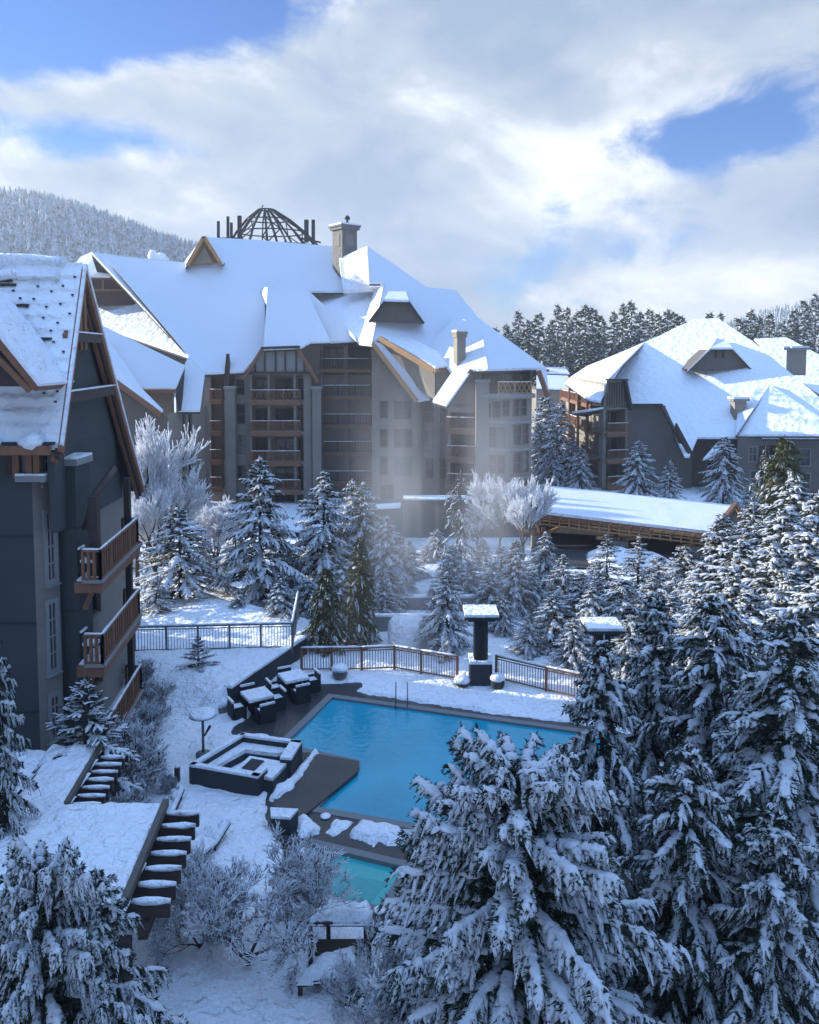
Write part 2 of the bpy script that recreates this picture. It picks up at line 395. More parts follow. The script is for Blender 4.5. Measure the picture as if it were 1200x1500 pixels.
def offset_poly(poly, d):     # outward offset of a simple polygon (x, y)
    n = len(poly); A = sum(poly[i][0]*poly[(i+1) % n][1]-poly[(i+1) % n][0]*poly[i][1] for i in range(n)); s = 1 if A > 0 else -1
    out = []
    for i in range(n):
        p0 = Vector(poly[i-1]).to_2d(); p1 = Vector(poly[i]).to_2d(); p2 = Vector(poly[(i+1) % n]).to_2d()
        a = (p1-p0).normalized(); b = (p2-p1).normalized(); na = Vector((a.y, -a.x))*s; nb = Vector((b.y, -b.x))*s
        m = (na+nb); m = m/max(.35, m.length_squared)*2/1.0*d if m.length > .1 else na*d
        m = (na+nb)/(1+na.dot(nb)+1e-6)*d
        out.append((p1.x+m.x, p1.y+m.y))
    return out
# ------------------------------------------------------------------ ground and pool
WATER = [G(*p) for p in ((487, 1024), (822, 1071), (905, 1083), (760, 1250), (600, 1208), (467, 1185), (527, 1127), (527, 1116), (443, 1098), (424, 1086))]
TUB = [G(*p) for p in ((455, 1240), (592, 1273), (556, 1330), (400, 1300))]
def g2(pts, z=0.0): return [(v.x, v.y) for v in (G(a, b, z) for a, b in pts)]
DARK = [g2(((340, 1080), (355, 1062), (432, 1008), (528, 1002), (512, 1016), (600, 1031), (700, 1047), (860, 1068), (905, 1075), (960, 1100), (800, 1262), (650, 1318), (600, 1345), (550, 1352), (540, 1330), (430, 1330), (420, 1240), (392, 1195), (398, 1165), (450, 1122), (440, 1084), (385, 1075)))]
TERR = g2(((430, 925), (1100, 1000), (1400, 1200), (1000, 1800), (-900, 1800), (-400, 960)))
WXY = [(v.x, v.y) for v in WATER]; TXY = [(v.x, v.y) for v in TUB]
RET = g2(((334, 1040), (441, 962)))          # retaining wall line beside the deck
BED = g2(((334, 1040), (441, 962), (448, 905), (330, 880), (60, 880), (120, 960), (240, 1010)), .5)
def bed_height(x, y):
    if not (-16 < x < 0 and 30 < y < 52): return 0
    (ax, ay), (bx, by) = RET; side = (bx-ax)*(y-ay)-(by-ay)*(x-ax)
    if side < 0 and y < by+1: return 0
    d = -sdf(x, y, offset_poly(BED, .0)); 
    dl = min(max(side/math.hypot(bx-ax, by-ay), 0), 9)
    t = max(0, min(1, (d+.9)/2.2)) if dl > .6 else max(0, min(1, (d+1.2)/1.6))
    return .85*t*t*(3-2*t)
def build_ground():
    def lines(lo, hi, step, far):
        a = list(np.arange(lo, hi+1e-6, step)); s = step; x = hi
        up = []
        while x < far: s *= 1.22; x += s; up.append(x)
        s = step; x = lo; dn = []
        while x > -far: s *= 1.22; x -= s; dn.append(x)
        return dn[::-1]+a+up
    xs = lines(-13, 11, .15, 950); ys = lines(16, 43, .15, 950)
    zs = []
    for y in ys:
        for x in xs:
            h = 0.14
            if -14 < x < 16 and 12 < y < 46:
                h += .08*nz(x, y, .5)+.06*nz(x, y, 1.6, 5)+.03*nz(x, y, 4.2, 9)
                d = sdf(x, y, DARK[0])
                d += .22*nz(x, y, 1.1, 3)+.10*nz(x, y, 3.3, 7)
                t = max(0, min(1, (d)/.22)); h = -.12+(h+.12)*(t*t*(3-2*t))
                if d < 0: h = -.12
                dw = min(sdf(x, y, WXY), sdf(x, y, TXY))
                if dw < .1: h = -1.5
            else:
                h += .12*nz(x, y, .12)
            h += bed_height(x, y)
            zs.append(h)
    nx, ny = len(xs), len(ys)
    v = [(x, y, zs[j*nx+i]) for j, y in enumerate(ys) for i, x in enumerate(xs)]
    f = [[j*nx+i, j*nx+i+1, (j+1)*nx+i+1, (j+1)*nx+i] for j in range(ny-1) for i in range(nx-1)]
    mb = MB(); mb.add(v, f, 'snow', True); o = mb.build('ground'); tag(o, kind='structure')
build_ground()
def pool(name, poly, zw, coping, wm, label, cat, inner=None):
    root = empty(name, (poly[0][0], poly[0][1], 0), label, cat)
    w = MB(); w.poly([(x, y, zw) for x, y in poly], wm); w.build('water_surface', root)
    o = offset_poly(poly, coping); n = len(poly); c = MB(); zt = .075
    for i in range(n):
        j = (i+1) % n; a, b, d, e = poly[i], poly[j], o[j], o[i]
        c.slab([(*a, zt), (*b, zt), (*d, zt), (*e, zt)], (0, 0, -.9), 'concrete')
    c.build('coping', root); return root
pr = pool('swimming_pool', WXY, -.02, .32, 'pool_water', 'large bright blue outdoor swimming pool in the middle of the terrace', 'swimming pool')
ht = pool('hot_tub', TXY, -.06, .28, 'tub_water', 'small teal hot tub in front of the big swimming pool', 'hot tub')
ib = MB(); ib.poly([G(510, 1282, -.05), G(566, 1292, -.05), G(541, 1324, -.05), G(462, 1310, -.05)], 'tub_deep'); ib.build('inner_basin', ht)
# dark wet decking: a slab with the pools cut out is made of cells
def build_deck():
    P0 = DARK[0]; xs = np.arange(-9, 9.01, .2); ys = np.arange(17, 37.01, .2); mb = MB()
    wo = offset_poly(WXY, .18); to = offset_poly(TXY, .15); idx = {}
    big = offset_poly(P0, .7); vs = []; fs = []
    def vid(i, j):
        if (i, j) not in idx: idx[(i, j)] = len(vs); vs.append((xs[i], ys[j], .055))
        return idx[(i, j)]
    for i in range(len(xs)-1):
        for j in range(len(ys)-1):
            cs = [(xs[a], ys[b]) for a in (i, i+1) for b in (j, j+1)]
            if any(pip(*c, WXY) or pip(*c, TXY) for c in cs) and not (any(not pip(*c, wo) and not pip(*c, to) for c in cs)): continue
            if all(pip(*c, wo) for c in cs) or all(pip(*c, to) for c in cs): continue
            if not any(sdf(*c, P0) < .5 for c in cs): continue
            if any(pip(*c, WXY) or pip(*c, TXY) for c in cs): continue
            fs.append([vid(i, j), vid(i+1, j), vid(i+1, j+1), vid(i, j+1)])
    mb.add(vs, fs, 'deck'); tag(mb.build('deck'), kind='structure')
build_deck()
def snow_patch(name, poly, hgt, seed, label=None, cat=None, group=None, z0=.05, step=.07, parent=None, edge=.25):
    xs = [p[0] for p in poly]; ys = [p[1] for p in poly]; X = np.arange(min(xs)-.2, max(xs)+.2, step); Y = np.arange(min(ys)-.2, max(ys)+.2, step)
    vs = []; idx = {}; fs = []; H = {}
    for i, x in enumerate(X):
        for j, y in enumerate(Y):
            d = -sdf(x, y, poly)+.10*nz(x, y, 2.3, seed)+.05*nz(x, y, 6, seed+3)
            t = max(0, min(1, d/edge)); H[i, j] = (hgt*(1+.5*nz(x, y, 2.5, seed+1))*math.sqrt(t) if t > 0 else -.03, d)
    for i in range(len(X)-1):
        for j in range(len(Y)-1):
            c = [(i, j), (i+1, j), (i+1, j+1), (i, j+1)]
            if all(H[k][1] <= 0 for k in c): continue
            for k in c:
                if k not in idx: idx[k] = len(vs); vs.append((X[k[0]], Y[k[1]], z0+H[k][0]))
            fs.append([idx[k] for k in c])
    mb = MB(); mb.add(vs, fs, 'snow', True); o = mb.build(name, parent)
    if label: tag(o, label, cat, group)
    return o
snow_patch('snow_heap', g2(((430, 1207), (445, 1197), (468, 1216), (470, 1226), (440, 1230))), .22, 1, 'rounded snow heap beside the low wall corner at the front of the pool deck', 'snow heap', 'snow heaps left on the wet deck')
snow_patch('snow_heap', g2(((478, 1222), (492, 1203), (516, 1208), (503, 1219), (492, 1229))), .16, 2, 'small snow heap, second from the left between pool and hot tub', 'snow heap', 'snow heaps left on the wet deck')
snow_patch('snow_heap', g2(((512, 1226), (528, 1206), (560, 1210), (590, 1216), (596, 1240), (568, 1242), (552, 1232), (548, 1243), (530, 1236))), .22, 3, 'widest snow heap between pool and hot tub, beside the big fir', 'snow heap', 'snow heaps left on the wet deck')
for (a, b, r, lb) in ((477, 1196, .17, 'small round deck light cover near the left front pool corner'), (447, 1247, .16, 'small round deck light cover left of the hot tub'), (556, 1334, .17, 'small round deck light cover in front of the hot tub corner')):
    c = G(a, b, .08); m_ = MB(); m_.lathe((c.x, c.y, .076), [(r, 0), (r, .03), (r*.9, .045), (.01, .05)], 18, 'snow'); tag(m_.build('deck_light'), lb, 'deck light', 'round lights let into the deck')

# ------------------------------------------------------------------ left lodge (near)
def build_left_lodge():
    root = empty('lodge_building', (-12, 28, 0), 'near grey lodge wing at left with a steep gable and three timber balconies', 'building')
    du = -.097
    # facade line heading away: X = -11.7 - .097 (Y-26)
    def FX(Y, o=0.0): return -11.75+du*(Y-26)+o
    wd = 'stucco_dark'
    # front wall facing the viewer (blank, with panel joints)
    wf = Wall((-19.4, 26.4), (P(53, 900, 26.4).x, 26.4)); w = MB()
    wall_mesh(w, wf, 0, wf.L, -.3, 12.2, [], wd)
    ww_ = Wall((P(8, 700, 26.4).x, 26.4), (P(52, 700, 26.4).x, 26.4)); ww_.box(w, 0, P(0, 696, 26.4).z, ww_.L, P(0, 652, 26.4).z, .004, .03, 'timber_dark')
    for z in (3.2, 6.2, 9.1):
        wf.box(w, 0, z-.03, wf.L+.01, z+.03, 0, .03, 'slate')
    for u in (wf.L-3.4, ):
        wf.box(w, u-.03, -.3, u+.03, 9.2, 0, .035, 'slate')
    w.build('wall', root)
    # corner pier face toward the side, then bay with windows, then second pier, then recessed wall behind the balconies
    xA = P(53, 900, 26.4).x
    # pixel columns -> depth along FX plane
    def YatPx(px, o=0.0):
        k = ray(px, 800).x/ray(px, 800).y; return (-11.75+o-du*26)/(k-du)
    A = (xA, 26.4); Yb = YatPx(86); Bp = (FX(Yb), Yb)
    ws = Wall(A, Bp); m_ = MB(); ops = []
    for r in ((64, 648, 80, 702), (67, 752, 80, 848), (70, 885, 83, 978), (74, 1022, 86, 1075)):
        ops.append(ws.rect(r)+(.2,))
    wall_mesh(m_, ws, 0, ws.L, -.3, 12.2, ops, 'stucco'); m_.build('wall', root)
    for o in ops: window(root, ws, o, 2, 4, casing=.14, w=-.02)
    # red timber posts and dark panel beside it, on the front face
    m_ = MB()
    for px in (27, 46, 57):
        x = P(px, 700, 26.4).x; m_.box((x-.1, 26.22, P(0, 700, 26.3).z), (x+.1, 26.38, P(0, 655, 26.3).z), 'timber')
    m_.build('post', root)
    f2 = Wall((P(29, 700, 26.4).x, 26.4), (P(45, 700, 26.4).x, 26.4)); m_ = MB()
    f2.box(m_, 0, P(0, 693, 26.3).z, f2.L, P(0, 636, 26.3).z, .003, .05, 'glass'); m_.build('window', root)
    # pier with cap at front corner
    def pier(px0, px1, Y, ztop_px, name='pier', dep=1.0, m='stucco_dark'):
        a = P(px0, 800, Y); b = P(px1, 800, Y); zt = P(px0, ztop_px, Y).z; q = MB()
        q.box((a.x, Y, -.3), (b.x, Y+dep, zt), m)
        q.box((a.x-.12, Y-.12, zt+.002), (b.x+.12, Y+dep+.1, zt+.22), 'trim')
        q.box((a.x-.1, Y-.1, zt+.222), (b.x+.1, Y+dep+.08, zt+.30), 'snow')
        for z in (3.2, 6.2, 9.1): q.box((a.x-.02, Y-.02, z-.03), (b.x+.02, Y+dep-.02, z+.03), 'slate')
        q.build(name, root)
    q = MB(); a_ = P(22, 706, 26.2); b_ = P(66, 706, 26.2); q.box((a_.x, 26.18, a_.z), (b_.x, 27.2, a_.z+.2), 'trim'); q.box((a_.x+.02, 26.16, a_.z+.202), (b_.x, 27.2, a_.z+.27), 'snow'); q.build('ledge', root)
    # unseen blocks added beside and behind the lodge to shade the foreground and pool
    q = MB(); q.box((-52, 12, -.3), (-19.9, 38.3, 19), 'trim'); q.slab([(-53, 11, 19), (-19.7, 11, 19), (-19.7, 38.5, 19), (-53, 38.5, 19)], (0, 0, .5), 'roof_snow'); q.build('unseen_shade_block', root)
    q = MB(); q.box((-52, 38.6, -.3), (-23.6, 43.6, 14.5), 'stucco_dark'); q.slab([(-53, 38.7, 14.5), (-23.3, 38.7, 14.5), (-23.3, 44, 14.5), (-53, 44, 14.5)], (0, 0, .4), 'roof_snow'); q.build('rear_block', root)
    Yp = YatPx(92); pier(86, 113, Yp-.1, 682, dep=1.2)
    # side wall behind the balconies
    Y1 = Yp+1.5; Y2 = 38.0; xs = FX(Y1)-.2
    wb = Wall((xs, Y1), (FX(Y2)-.2, Y2)); m_ = MB(); ops = []
    for k in range(4):
        z = 1.55+2.95*k-.0
        ops.append((1.0, z+.05, 3.6, z+2.2, .25))
    wall_mesh(m_, wb, 0, wb.L, -.3, 12.0, [o_ for o_ in ops if o_[3] < 12], 'stucco'); m_.build('wall', root)
    for o_ in ops[:3]: door_glass(root, wb, o_[:4], -.24, 2)
    # far-end wall piers
    # gable wall (steep triangle) closing the roof, facing right
    RX = lambda Y: FX(Y, .55)
    apex = Vector((RX(29.1), 29.1, 18.25)); nb = Vector((RX(26.0), 26.0, 12.2)); far1 = Vector((RX(34.6), 34.6, 11.9)); far2 = Vector((RX(37.2), 37.2, 9.15))
    k0 = P(133, 480, 29.1); 
    g = MB(); off = Vector((-.34, -.03, 0))
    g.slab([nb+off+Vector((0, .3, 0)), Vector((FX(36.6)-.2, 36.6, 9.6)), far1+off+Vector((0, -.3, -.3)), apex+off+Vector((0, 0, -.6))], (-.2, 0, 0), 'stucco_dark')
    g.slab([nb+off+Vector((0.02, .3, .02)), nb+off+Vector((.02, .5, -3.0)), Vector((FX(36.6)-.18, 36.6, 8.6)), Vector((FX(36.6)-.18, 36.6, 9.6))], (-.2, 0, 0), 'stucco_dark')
    g.build('gable_wall', root)
    # timber bands and king post on the gable
    t = MB()
    for (za, dz, m) in ((13.6, .35, 'timber_dark'), (15.6, .3, 'timber_dark')):
        ya = 29.1-(18.1-za)*.52+.3; yb = 29.1+(18.1-za)*.84-.3
        t.beam((RX(ya)+.02, ya, za), (RX(yb)+.02, yb, za), .16, dz, m)
        t.beam((RX(ya)+.06, ya-.1, za+dz/2+.04), (RX(yb)+.06, yb, za+dz/2+.04), .18, .05, 'snow')
    for dy in (-.18, .22): t.beam((RX(29.1)-.1, 29.1+dy, 17.6), (RX(29.1)-.1, 29.1+dy, 15.2), .14, .2, 'timber')
    t.beam((RX(29.1)-.25, 29.1, 16.6), (RX(27.6)-.25, 27.7, 15.6), .14, .2, 'timber'); t.beam((RX(29.1)-.25, 29.1, 16.6), (RX(30.7)-.25, 30.6, 15.6), .14, .2, 'timber')
    t.build('gable_timber', root)
    # roof: slope toward the viewer, slope away
    Lx = -19.0
    def slopept(x, Yr, z): return Vector((x, Yr, z))
    ridge_l = Vector((Lx, 29.1, 18.25)); ev_l = Vector((Lx, 26.0-.2, 12.1))
    rf = roof(root, [([nb, apex, ridge_l, ev_l], 'thin_snow'), [apex, far1, Vector((Lx, 34.6, 11.9)), ridge_l], [far1, far2, Vector((Lx, 37.2, 9.15)), Vector((Lx, 34.6, 11.9))]], th=.3)
    b = MB()
    for (p, q) in ((nb, apex), (apex, far1), (far1, far2)):
        for (o_, m) in ((Vector((.06, 0, -.32)), 'timber'), (Vector((-.16, 0, -.62)), 'timber'), (Vector((-.05, 0, -.48)), 'timber_dark')):
            b.beam(p+o_, q+o_, .12, .3, m)
        b.beam(p+Vector((.1, 0, -.08)), q+Vector((.1, 0, -.08)), .1, .12, 'snow')
    b.build('bargeboard', rf)
    # lumpy ridge cap and eave snow
    rg = MB(); pts = [(x, 29.1+random.uniform(-.05, .05), 18.3+random.uniform(-.04, .1)) for x in np.arange(-12.1, -19, -.45)]
    rg.tube(pts, [random.uniform(.16, .30) for _ in pts], 8, 'snow')
    pts = [(x, 28.75+random.uniform(-.08, .05), 17.75+random.uniform(-.05, .05)) for x in np.arange(-12.2, -16.5, -.4)]
    rg.tube(pts, [random.uniform(.08, .26) for _ in pts], 8, 'snow'); rg.build('ridge_snow', rf)
    eg = MB()
    for (x0, x1) in ((-11.6, -12.35), (-12.9, -15.8)):
        n = max(3, int(abs(x1-x0)/.3)); pts = [(x0+(x1-x0)*i/n, 25.75, 12.25+random.uniform(-.03, .03)) for i in range(n+1)]
        eg.tube(pts, [.1]+[random.uniform(.24, .34) for _ in pts[2:]]+[.1], 10, 'snow')
    eg.build('eave_snow', rf)
    gt = MB(); gt.beam((-19.4, 25.68, 12.0), (-11.35, 25.68, 12.0), .22, .28, 'timber'); gt.beam((-19.4, 25.9, 12.2), (-11.3, 25.9, 12.2), .3, .08, 'slate'); gt.build('eave_board', rf)
    # little snow guards standing through the snow in diagonal rows
    plg = Plane(nb, (apex.z-nb.z)/(apex.y-nb.y))
    for (gx, gy) in ((10, 175), (55, 178), (168, 210), (278, 208), (320, 248), (267, 288), (308, 330), (192, 348), (255, 370), (293, 413), (237, 455), (280, 497), (222, 540), (265, 587), (180, 578), (207, 628), (253, 672), (195, 680), (245, 718), (330, 170), (228, 232), (150, 265), (120, 300), (205, 300), (225, 405), (60, 230), (90, 262)):
        c = plg(gx/3, 350+gy/3)+Vector((0, 0, .03)); q = MB(); q.beam(c+Vector((-.035, -.03, -.01)), c+Vector((.035, -.03, -.01)), .06, .06, 'slate'); q.build('snow_guard', rf)
    # bare shingle gaps
    for (px, py, L_) in ((5, 418, .9), (24, 470, .5), (34, 448, .4), (65, 497, .5), (75, 532, .35), (8, 412, .5)):
        pl = Plane(nb, (apex.z-nb.z)/(apex.y-nb.y)); c = pl(px, py)
        q = MB(); q.beam(c+Vector((-L_/2, -.02, .02)), c+Vector((L_/2, -.03, .02)), .10, .09, 'slate'); q.build('bare_shingle', rf)
    # side dormer at frame edge: brown rake over dark gable
    dm = MB(); a = P(-60, 420, 25.9); c = P(53, 572, 24.9); d0 = P(-60, 572, 24.9)
    dm.slab([P(-50, 452, 25.2), P(50, 566, 25.2), P(-50, 566, 25.2)], (0, 1.6, 0), 'timber_dark')
    dm.slab([P(-55, 428, 24.95), P(56, 566, 24.95), P(50, 573, 24.95), P(-55, 446, 24.95)], (0, 2.4, 0), 'timber')
    dm.slab([P(-55, 418, 24.9), P(58, 562, 24.9), P(56, 566, 24.9), P(-55, 428, 24.9)], (0, 2.6, 0), 'snow')
    dm.beam(P(-50, 476, 24.9), P(44, 573, 24.9), .12, .16, 'timber')
    dm.build('dormer', rf)
    # balconies
    for k, (pt, pb) in enumerate(((806, 862), (930, 986), (1062, 1120))):
        Ya = 26.9-.0; zr = P(147, pt, Ya).z; z = zr-1.08
        wx = P(120, 800, Ya).x; ox = P(147, 800, Ya).x; Yb2 = Ya+6.0
        oxb = P(184, 776, 32.3).x if k == 0 else ox+du*5.4+.0
        oxb = ox+du*5.4; Yb2 = Ya+5.4; wxb = wx+du*5.4
        s = MB(); s.slab([(wx-.3, Ya, z), (ox, Ya, z), (oxb, Yb2, z), (wxb-.3, Yb2, z)], (0, 0, -.38), 'deck', 'timber')
        s.slab([(wx-.25, Ya+.1, z+.05), (ox-.12, Ya+.1, z+.05), (oxb-.12, Yb2-.1, z+.05), (wxb-.25, Yb2-.1, z+.05)], (0, 0, -.049), 'snow')
        for (p, q) in (((wx, Ya-.03, z+.02), (ox+.03, Ya-.03, z+.02)), ((ox+.03, Ya-.03, z+.02), (oxb+.03, Yb2, z+.02))):
            s.beam(p, q, .1, .09, 'trim')
        bo = s.build('balcony', root)
        r = MB(); railing(r, (wx, Ya+.05, z), (ox-.05, Ya+.05, z), 1.05, 'timber', gap=.17, picket=.09)
        railing(r, (ox-.05, Ya+.05, z), (oxb-.05, Yb2-.05, z), 1.05, 'timber', gap=.3, post=1.3, picket=.06)
        railing(r, (oxb-.05, Yb2-.05, z), (wxb, Yb2-.05, z), 1.05, 'timber', gap=.17, picket=.05)
        r.build('railing', bo)
        br = MB()
        br.beam((wx+.1, Ya+.6, z-.38), (wx-.2, Ya+.6, z-1.1), .15, .15, 'timber'); br.build('bracket', bo)
        # corner post behind
        cp = MB(); cp.beam((wxb+.3, Yb2-.3, z-.2), (wxb+.3, Yb2-.3, z+2.75), .22, .22, 'timber_dark'); cp.build('post', bo)
    br = MB(); z = P(140, 715, 27.5).z
    br.tube([(-11.0, 27.4, 9.1), (-10.9, 27.8, 10.0), (-10.7, 28.6, 10.6), (-10.9, 30, 10.8)], [.13]*4, 8, 'timber_dark'); br.beam((-10.75, 27.6, 7.4), (-10.75, 27.6, 10.2), .3, .3, 'timber_dark')
    br.build('bracket', root)
    return root
build_left_lodge()
# things on the balconies
for (x, y, z, lb) in ((-10.95, 27.6, P(147, 930, 26.9).z-1.0, 'dark balcony chair with snow on its seat on the middle balcony'), (-10.95, 27.6, P(147, 806, 26.9).z-1.0, 'dark balcony chair with snow on its seat on the upper balcony')):
    c = MB(); 
    c.box((x-.25, y-.25, z+.38), (x+.25, y+.25, z+.44), 'wicker'); c.box((x-.23, y-.23, z+.442), (x+.23, y+.23, z+.54), 'snow')
    c.box((x-.29, y-.25, z+.44), (x-.24, y+.25, z+.9), 'wicker'); c.box((x-.30, y-.24, z+.902), (x-.23, y+.24, z+.97), 'snow')
    for a in (-.22, .22):
        for b in (-.22, .22): c.beam((x+a, y+b, z), (x+a, y+b, z+.38), .04, .04, 'wicker')
    tag(c.build('balcony_chair'), lb, 'chair', 'chairs on the lodge balconies')

# ------------------------------------------------------------------ main hotel (centre)
def build_hotel():
    root = empty('hotel_building', (-5, 84, 0), 'large central hotel with stacked balconies and steep snow covered roofs', 'building')
    def facade(A, B, z0, z1, ops, m='stucco', wins=(), loggias=(), top=None, lights=()):
        wl = Wall(A, B); mb = MB(); o = []
        for r in wins: o.append(wl.rect(r)+(.2,))
        for r in loggias: o.append(wl.rect(r)+(1.7,))
        wall_mesh(mb, wl, 0, wl.L, z0, z1, o, m)
        if top: mb.poly([wl.W(*wl.px(*p)) for p in top], m)
        mb.build('wall', root)
        for i, r in enumerate(wins):
            q = wl.rect(r); wd = q[2]-q[0]
            window(root, wl, q, 3 if wd > 2 else (2 if wd > 1 else 1), 2, glass='curtain' if (i*7+len(wins)) % 6 == 0 else 'glass', sill=False, casing=.05, frame='stucco_mid')
        return wl
    def logg(wl, cols, floors, rail_u, lattice_top=False, wood='timber', glass=True, fasc=.42):
        """cols: px ranges of glazing on the back wall; floors: px y of slab"""
        for i, (yt, yb) in enumerate(floors):
            q = wl.rect((rail_u[0], yt, rail_u[1], yb)); z = q[1]
            if glass:
                for k, (a, b) in enumerate(cols):
                    c = wl.rect((a, yt, b, yb)); door_glass(root, wl, (c[0], z+.05, c[2], z+2.2), -1.68, 2, glass='curtain' if (i+k) % 3 == 0 else 'glass')
            balcony(root, wl, q[0], z, q[2], wood=wood, lattice=(lattice_top and i == 0), fascia=fasc)
    def V(px, Y): a = P(px, 600, Y); return (a.x, Y)
    zb = -.5
    # --- left wing
    w1 = Wall(V(120, 71), V(246, 71)); mb = MB()
    mb.poly([w1.W(*w1.px(*p)) for p in ((120, 540), (165, 556), (246, 612), (246, 820), (120, 820))], 'stucco_mid'); mb.build('wall', root)
    for r in ((200, 664, 214, 690),): window(root, w1, w1.rect(r), 2, 2, sill=False)
    x0 = V(246, 71)[0]; facade((x0, 71), (x0+.5, 82), zb, 9.9, None, m='stucco_warm', wins=((267, 607, 272, 637), (276, 607, 281, 637), (267, 652, 272, 689), (276, 652, 281, 689), (267, 700, 272, 742), (276, 700, 281, 742)))
    wx = Wall((x0+.5, 82), V(306, 82)); mb = MB(); wall_mesh(mb, wx, 0, wx.L, zb, 13.0, [], 'stucco'); mb.build('wall', root)
    # --- recess stack
    fl5 = [(554, 586), (598, 630), (640, 670), (684, 712), (728, 752)]
    wl = facade(V(305, 82.6), V(331, 82.6), zb, 13.2, None, loggias=[(309, a-6, 329, b) for a, b in ((550, 586), (594, 632), (640, 674), (684, 714))])
    logg(wl, ((312, 328),), [(560, 586), (602, 632), (645, 674), (690, 714)], (308, 326))
    # --- slim tower with pointed cap
    t = MB(); a = P(329, 570, 81); b = P(343.5, 570, 81)
    t.box((a.x-.1, 80.9, a.z), (b.x+.1, 82.2, a.z+.28), 'trim'); t.box((a.x, 81, zb), (b.x, 82.1, a.z), 'stucco')
    t.slab([P(329, 545, 81.6), P(336.5, 545, 81.6), P(334, 518, 81.6), P(331.5, 518, 81.6)], (0, .7, 0), 'timber_dark')
    t.slab([P(329, 570, 81.6), P(337, 570, 81.6), P(336.5, 545, 81.6), P(329, 545, 81.6)], (0, .7, 0), 'timber_dark'); t.build('pier', root)
    # --- window strip
    wl = facade(V(344, 82.3), V(367, 82.3), zb, 13.3, None, wins=((346, 556, 358, 578), (346, 592, 359, 621), (346, 638, 360, 664), (347, 682, 360, 704)))
    # --- balcony bay with timber half gable
    wl = facade(V(366, 81.4), V(456, 81.4), zb, P(400, 545, 81.4).z, None,
                loggias=[(369, 549, 445, 587), (369, 592, 445, 632), (369, 637, 445, 676), (369, 680, 445, 719), (369, 724, 445, 757)])
    logg(wl, ((370, 392), (400, 430), (434, 444)), [(553, 587), (597, 632), (642, 676), (685, 718), (728, 757)], (367, 441), lattice_top=True)
    for i, (px0, px1) in enumerate(((392, 396), (430, 434))):
        c = MB(); q0 = wl.px(px0, 600)[0]; q1 = wl.px(px1, 600)[0]; wl.box(c, q0, zb, q1, P(400, 546, 81.4).z, -.3, -.02, 'stucco'); c.build('pier', root)
    g = MB(); gp = [(358, 545), (385, 511), (438, 509), (464, 552), (464, 548), (358, 548)]
    gw = Wall(V(350, 81.1), V(470, 81.1))
    g.slab([gw.W(*gw.px(*p)) for p in ((360, 547), (386, 510), (438, 509), (460, 546))], (0, .5, 0), 'trim')
    g.build('gable_wall', root)
    t = MB()
    for (a, b) in (((357, 556), (385, 512)), ((437, 511), (467, 560))):
        pa = gw.W(*gw.px(*a), .35); pb = gw.W(*gw.px(*b), .35); t.beam(pa, pb, .35, .32, 'timber')
    for px in (374, 388, 404, 418, 434, 446):
        yt = 514 if 386 < px < 438 else (530 if px < 386 else 526); t.beam(gw.W(*gw.px(px, 546), .06), gw.W(*gw.px(px, yt), .06), .16, .12, 'timber_dark')
    t.beam(gw.W(*gw.px(362, 546), .1), gw.W(*gw.px(462, 546), .1), .2, .25, 'timber_dark')
    t.beam(gw.W(*gw.px(384, 510), .45), gw.W(*gw.px(440, 508), .45), .5, .25, 'slate'); t.build('gable_timber', root)
    # --- pier
    t = MB(); a = P(457, 570, 80.9); b = P(470, 570, 80.9); t.box((a.x, 80.9, zb), (b.x, 82.5, a.z), 'stucco'); t.box((a.x-.12, 80.8, a.z), (b.x+.12, 82.6, a.z+.26), 'trim'); t.build('pier', root)
    # --- wall return and deep balcony stack
    wl = facade(V(438, 83.4), V(472, 83.4), 13.0, P(450, 499, 83.4).z, None)
    fl = [(504, 541), (547, 580), (587, 622), (630, 662), (672, 705), (714, 745)]
    wl = facade(V(470, 83.4), V(546, 83.4), zb, P(450, 499, 83.4).z, None, loggias=[(473, a-2, 543, b) for a, b in fl])
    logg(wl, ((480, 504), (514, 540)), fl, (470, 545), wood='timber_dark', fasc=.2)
    f_ = MB()
    for a, b in fl: q = wl.rect((470, a, 545, b)); wl.box(f_, q[0], q[1]-.32, q[2], q[1]-.04, .352, .40, 'timber')
    c = wl.px(507, 600)[0]; wl.box(f_, c-.22, zb, c+.22, 16.2, -1.0, -.2, 'stucco'); f_.build('floor_band', root)
    # --- gable wall with windows
    zt = P(580, 586, 79.0).z
    wl = facade(V(545, 79.0), V(613, 79.0), zb, zt, None, top=((545, 586), (545, 503), (553, 505), (614, 586)),
                wins=((557, 588, 568, 612), (578, 588, 602, 613), (557, 629, 568, 655), (578, 629, 603, 655), (557, 669, 568, 696), (579, 670, 603, 696), (558, 711, 577, 736)))
    # --- valley section between the gables
    wl = facade(V(613, 79.6), V(656, 79.6), zb, P(600, 580, 79.6).z, None, wins=((623, 590, 634, 618), (623, 631, 634, 660), (623, 672, 634, 700), (644, 590, 653, 618), (644, 672, 653, 700)))
    t = MB()
    for px in (613, 640, 658): a = P(px, 588, 79.3); t.box((a.x-.3, 79.1, zb), (a.x+.3, 79.7, a.z), 'stucco')
    t.build('pier', root)
    # --- right gable bay: balcony column then projecting corner
    wl = facade(V(656, 74.9), V(706, 73.9), zb, P(680, 592, 74.5).z, None, top=((656, 595), (690, 541), (706, 541), (706, 595)),
                loggias=((660, 604, 695, 629), (660, 636, 695, 671), (660, 678, 695, 712), (660, 718, 695, 745)))
    logg(wl, ((664, 690),), [(604, 629), (642, 671), (682, 712), (722, 745)], (655, 697))
    A = V(705, 73.1); B = V(748, 72.3); C_ = V(779, 73.3)
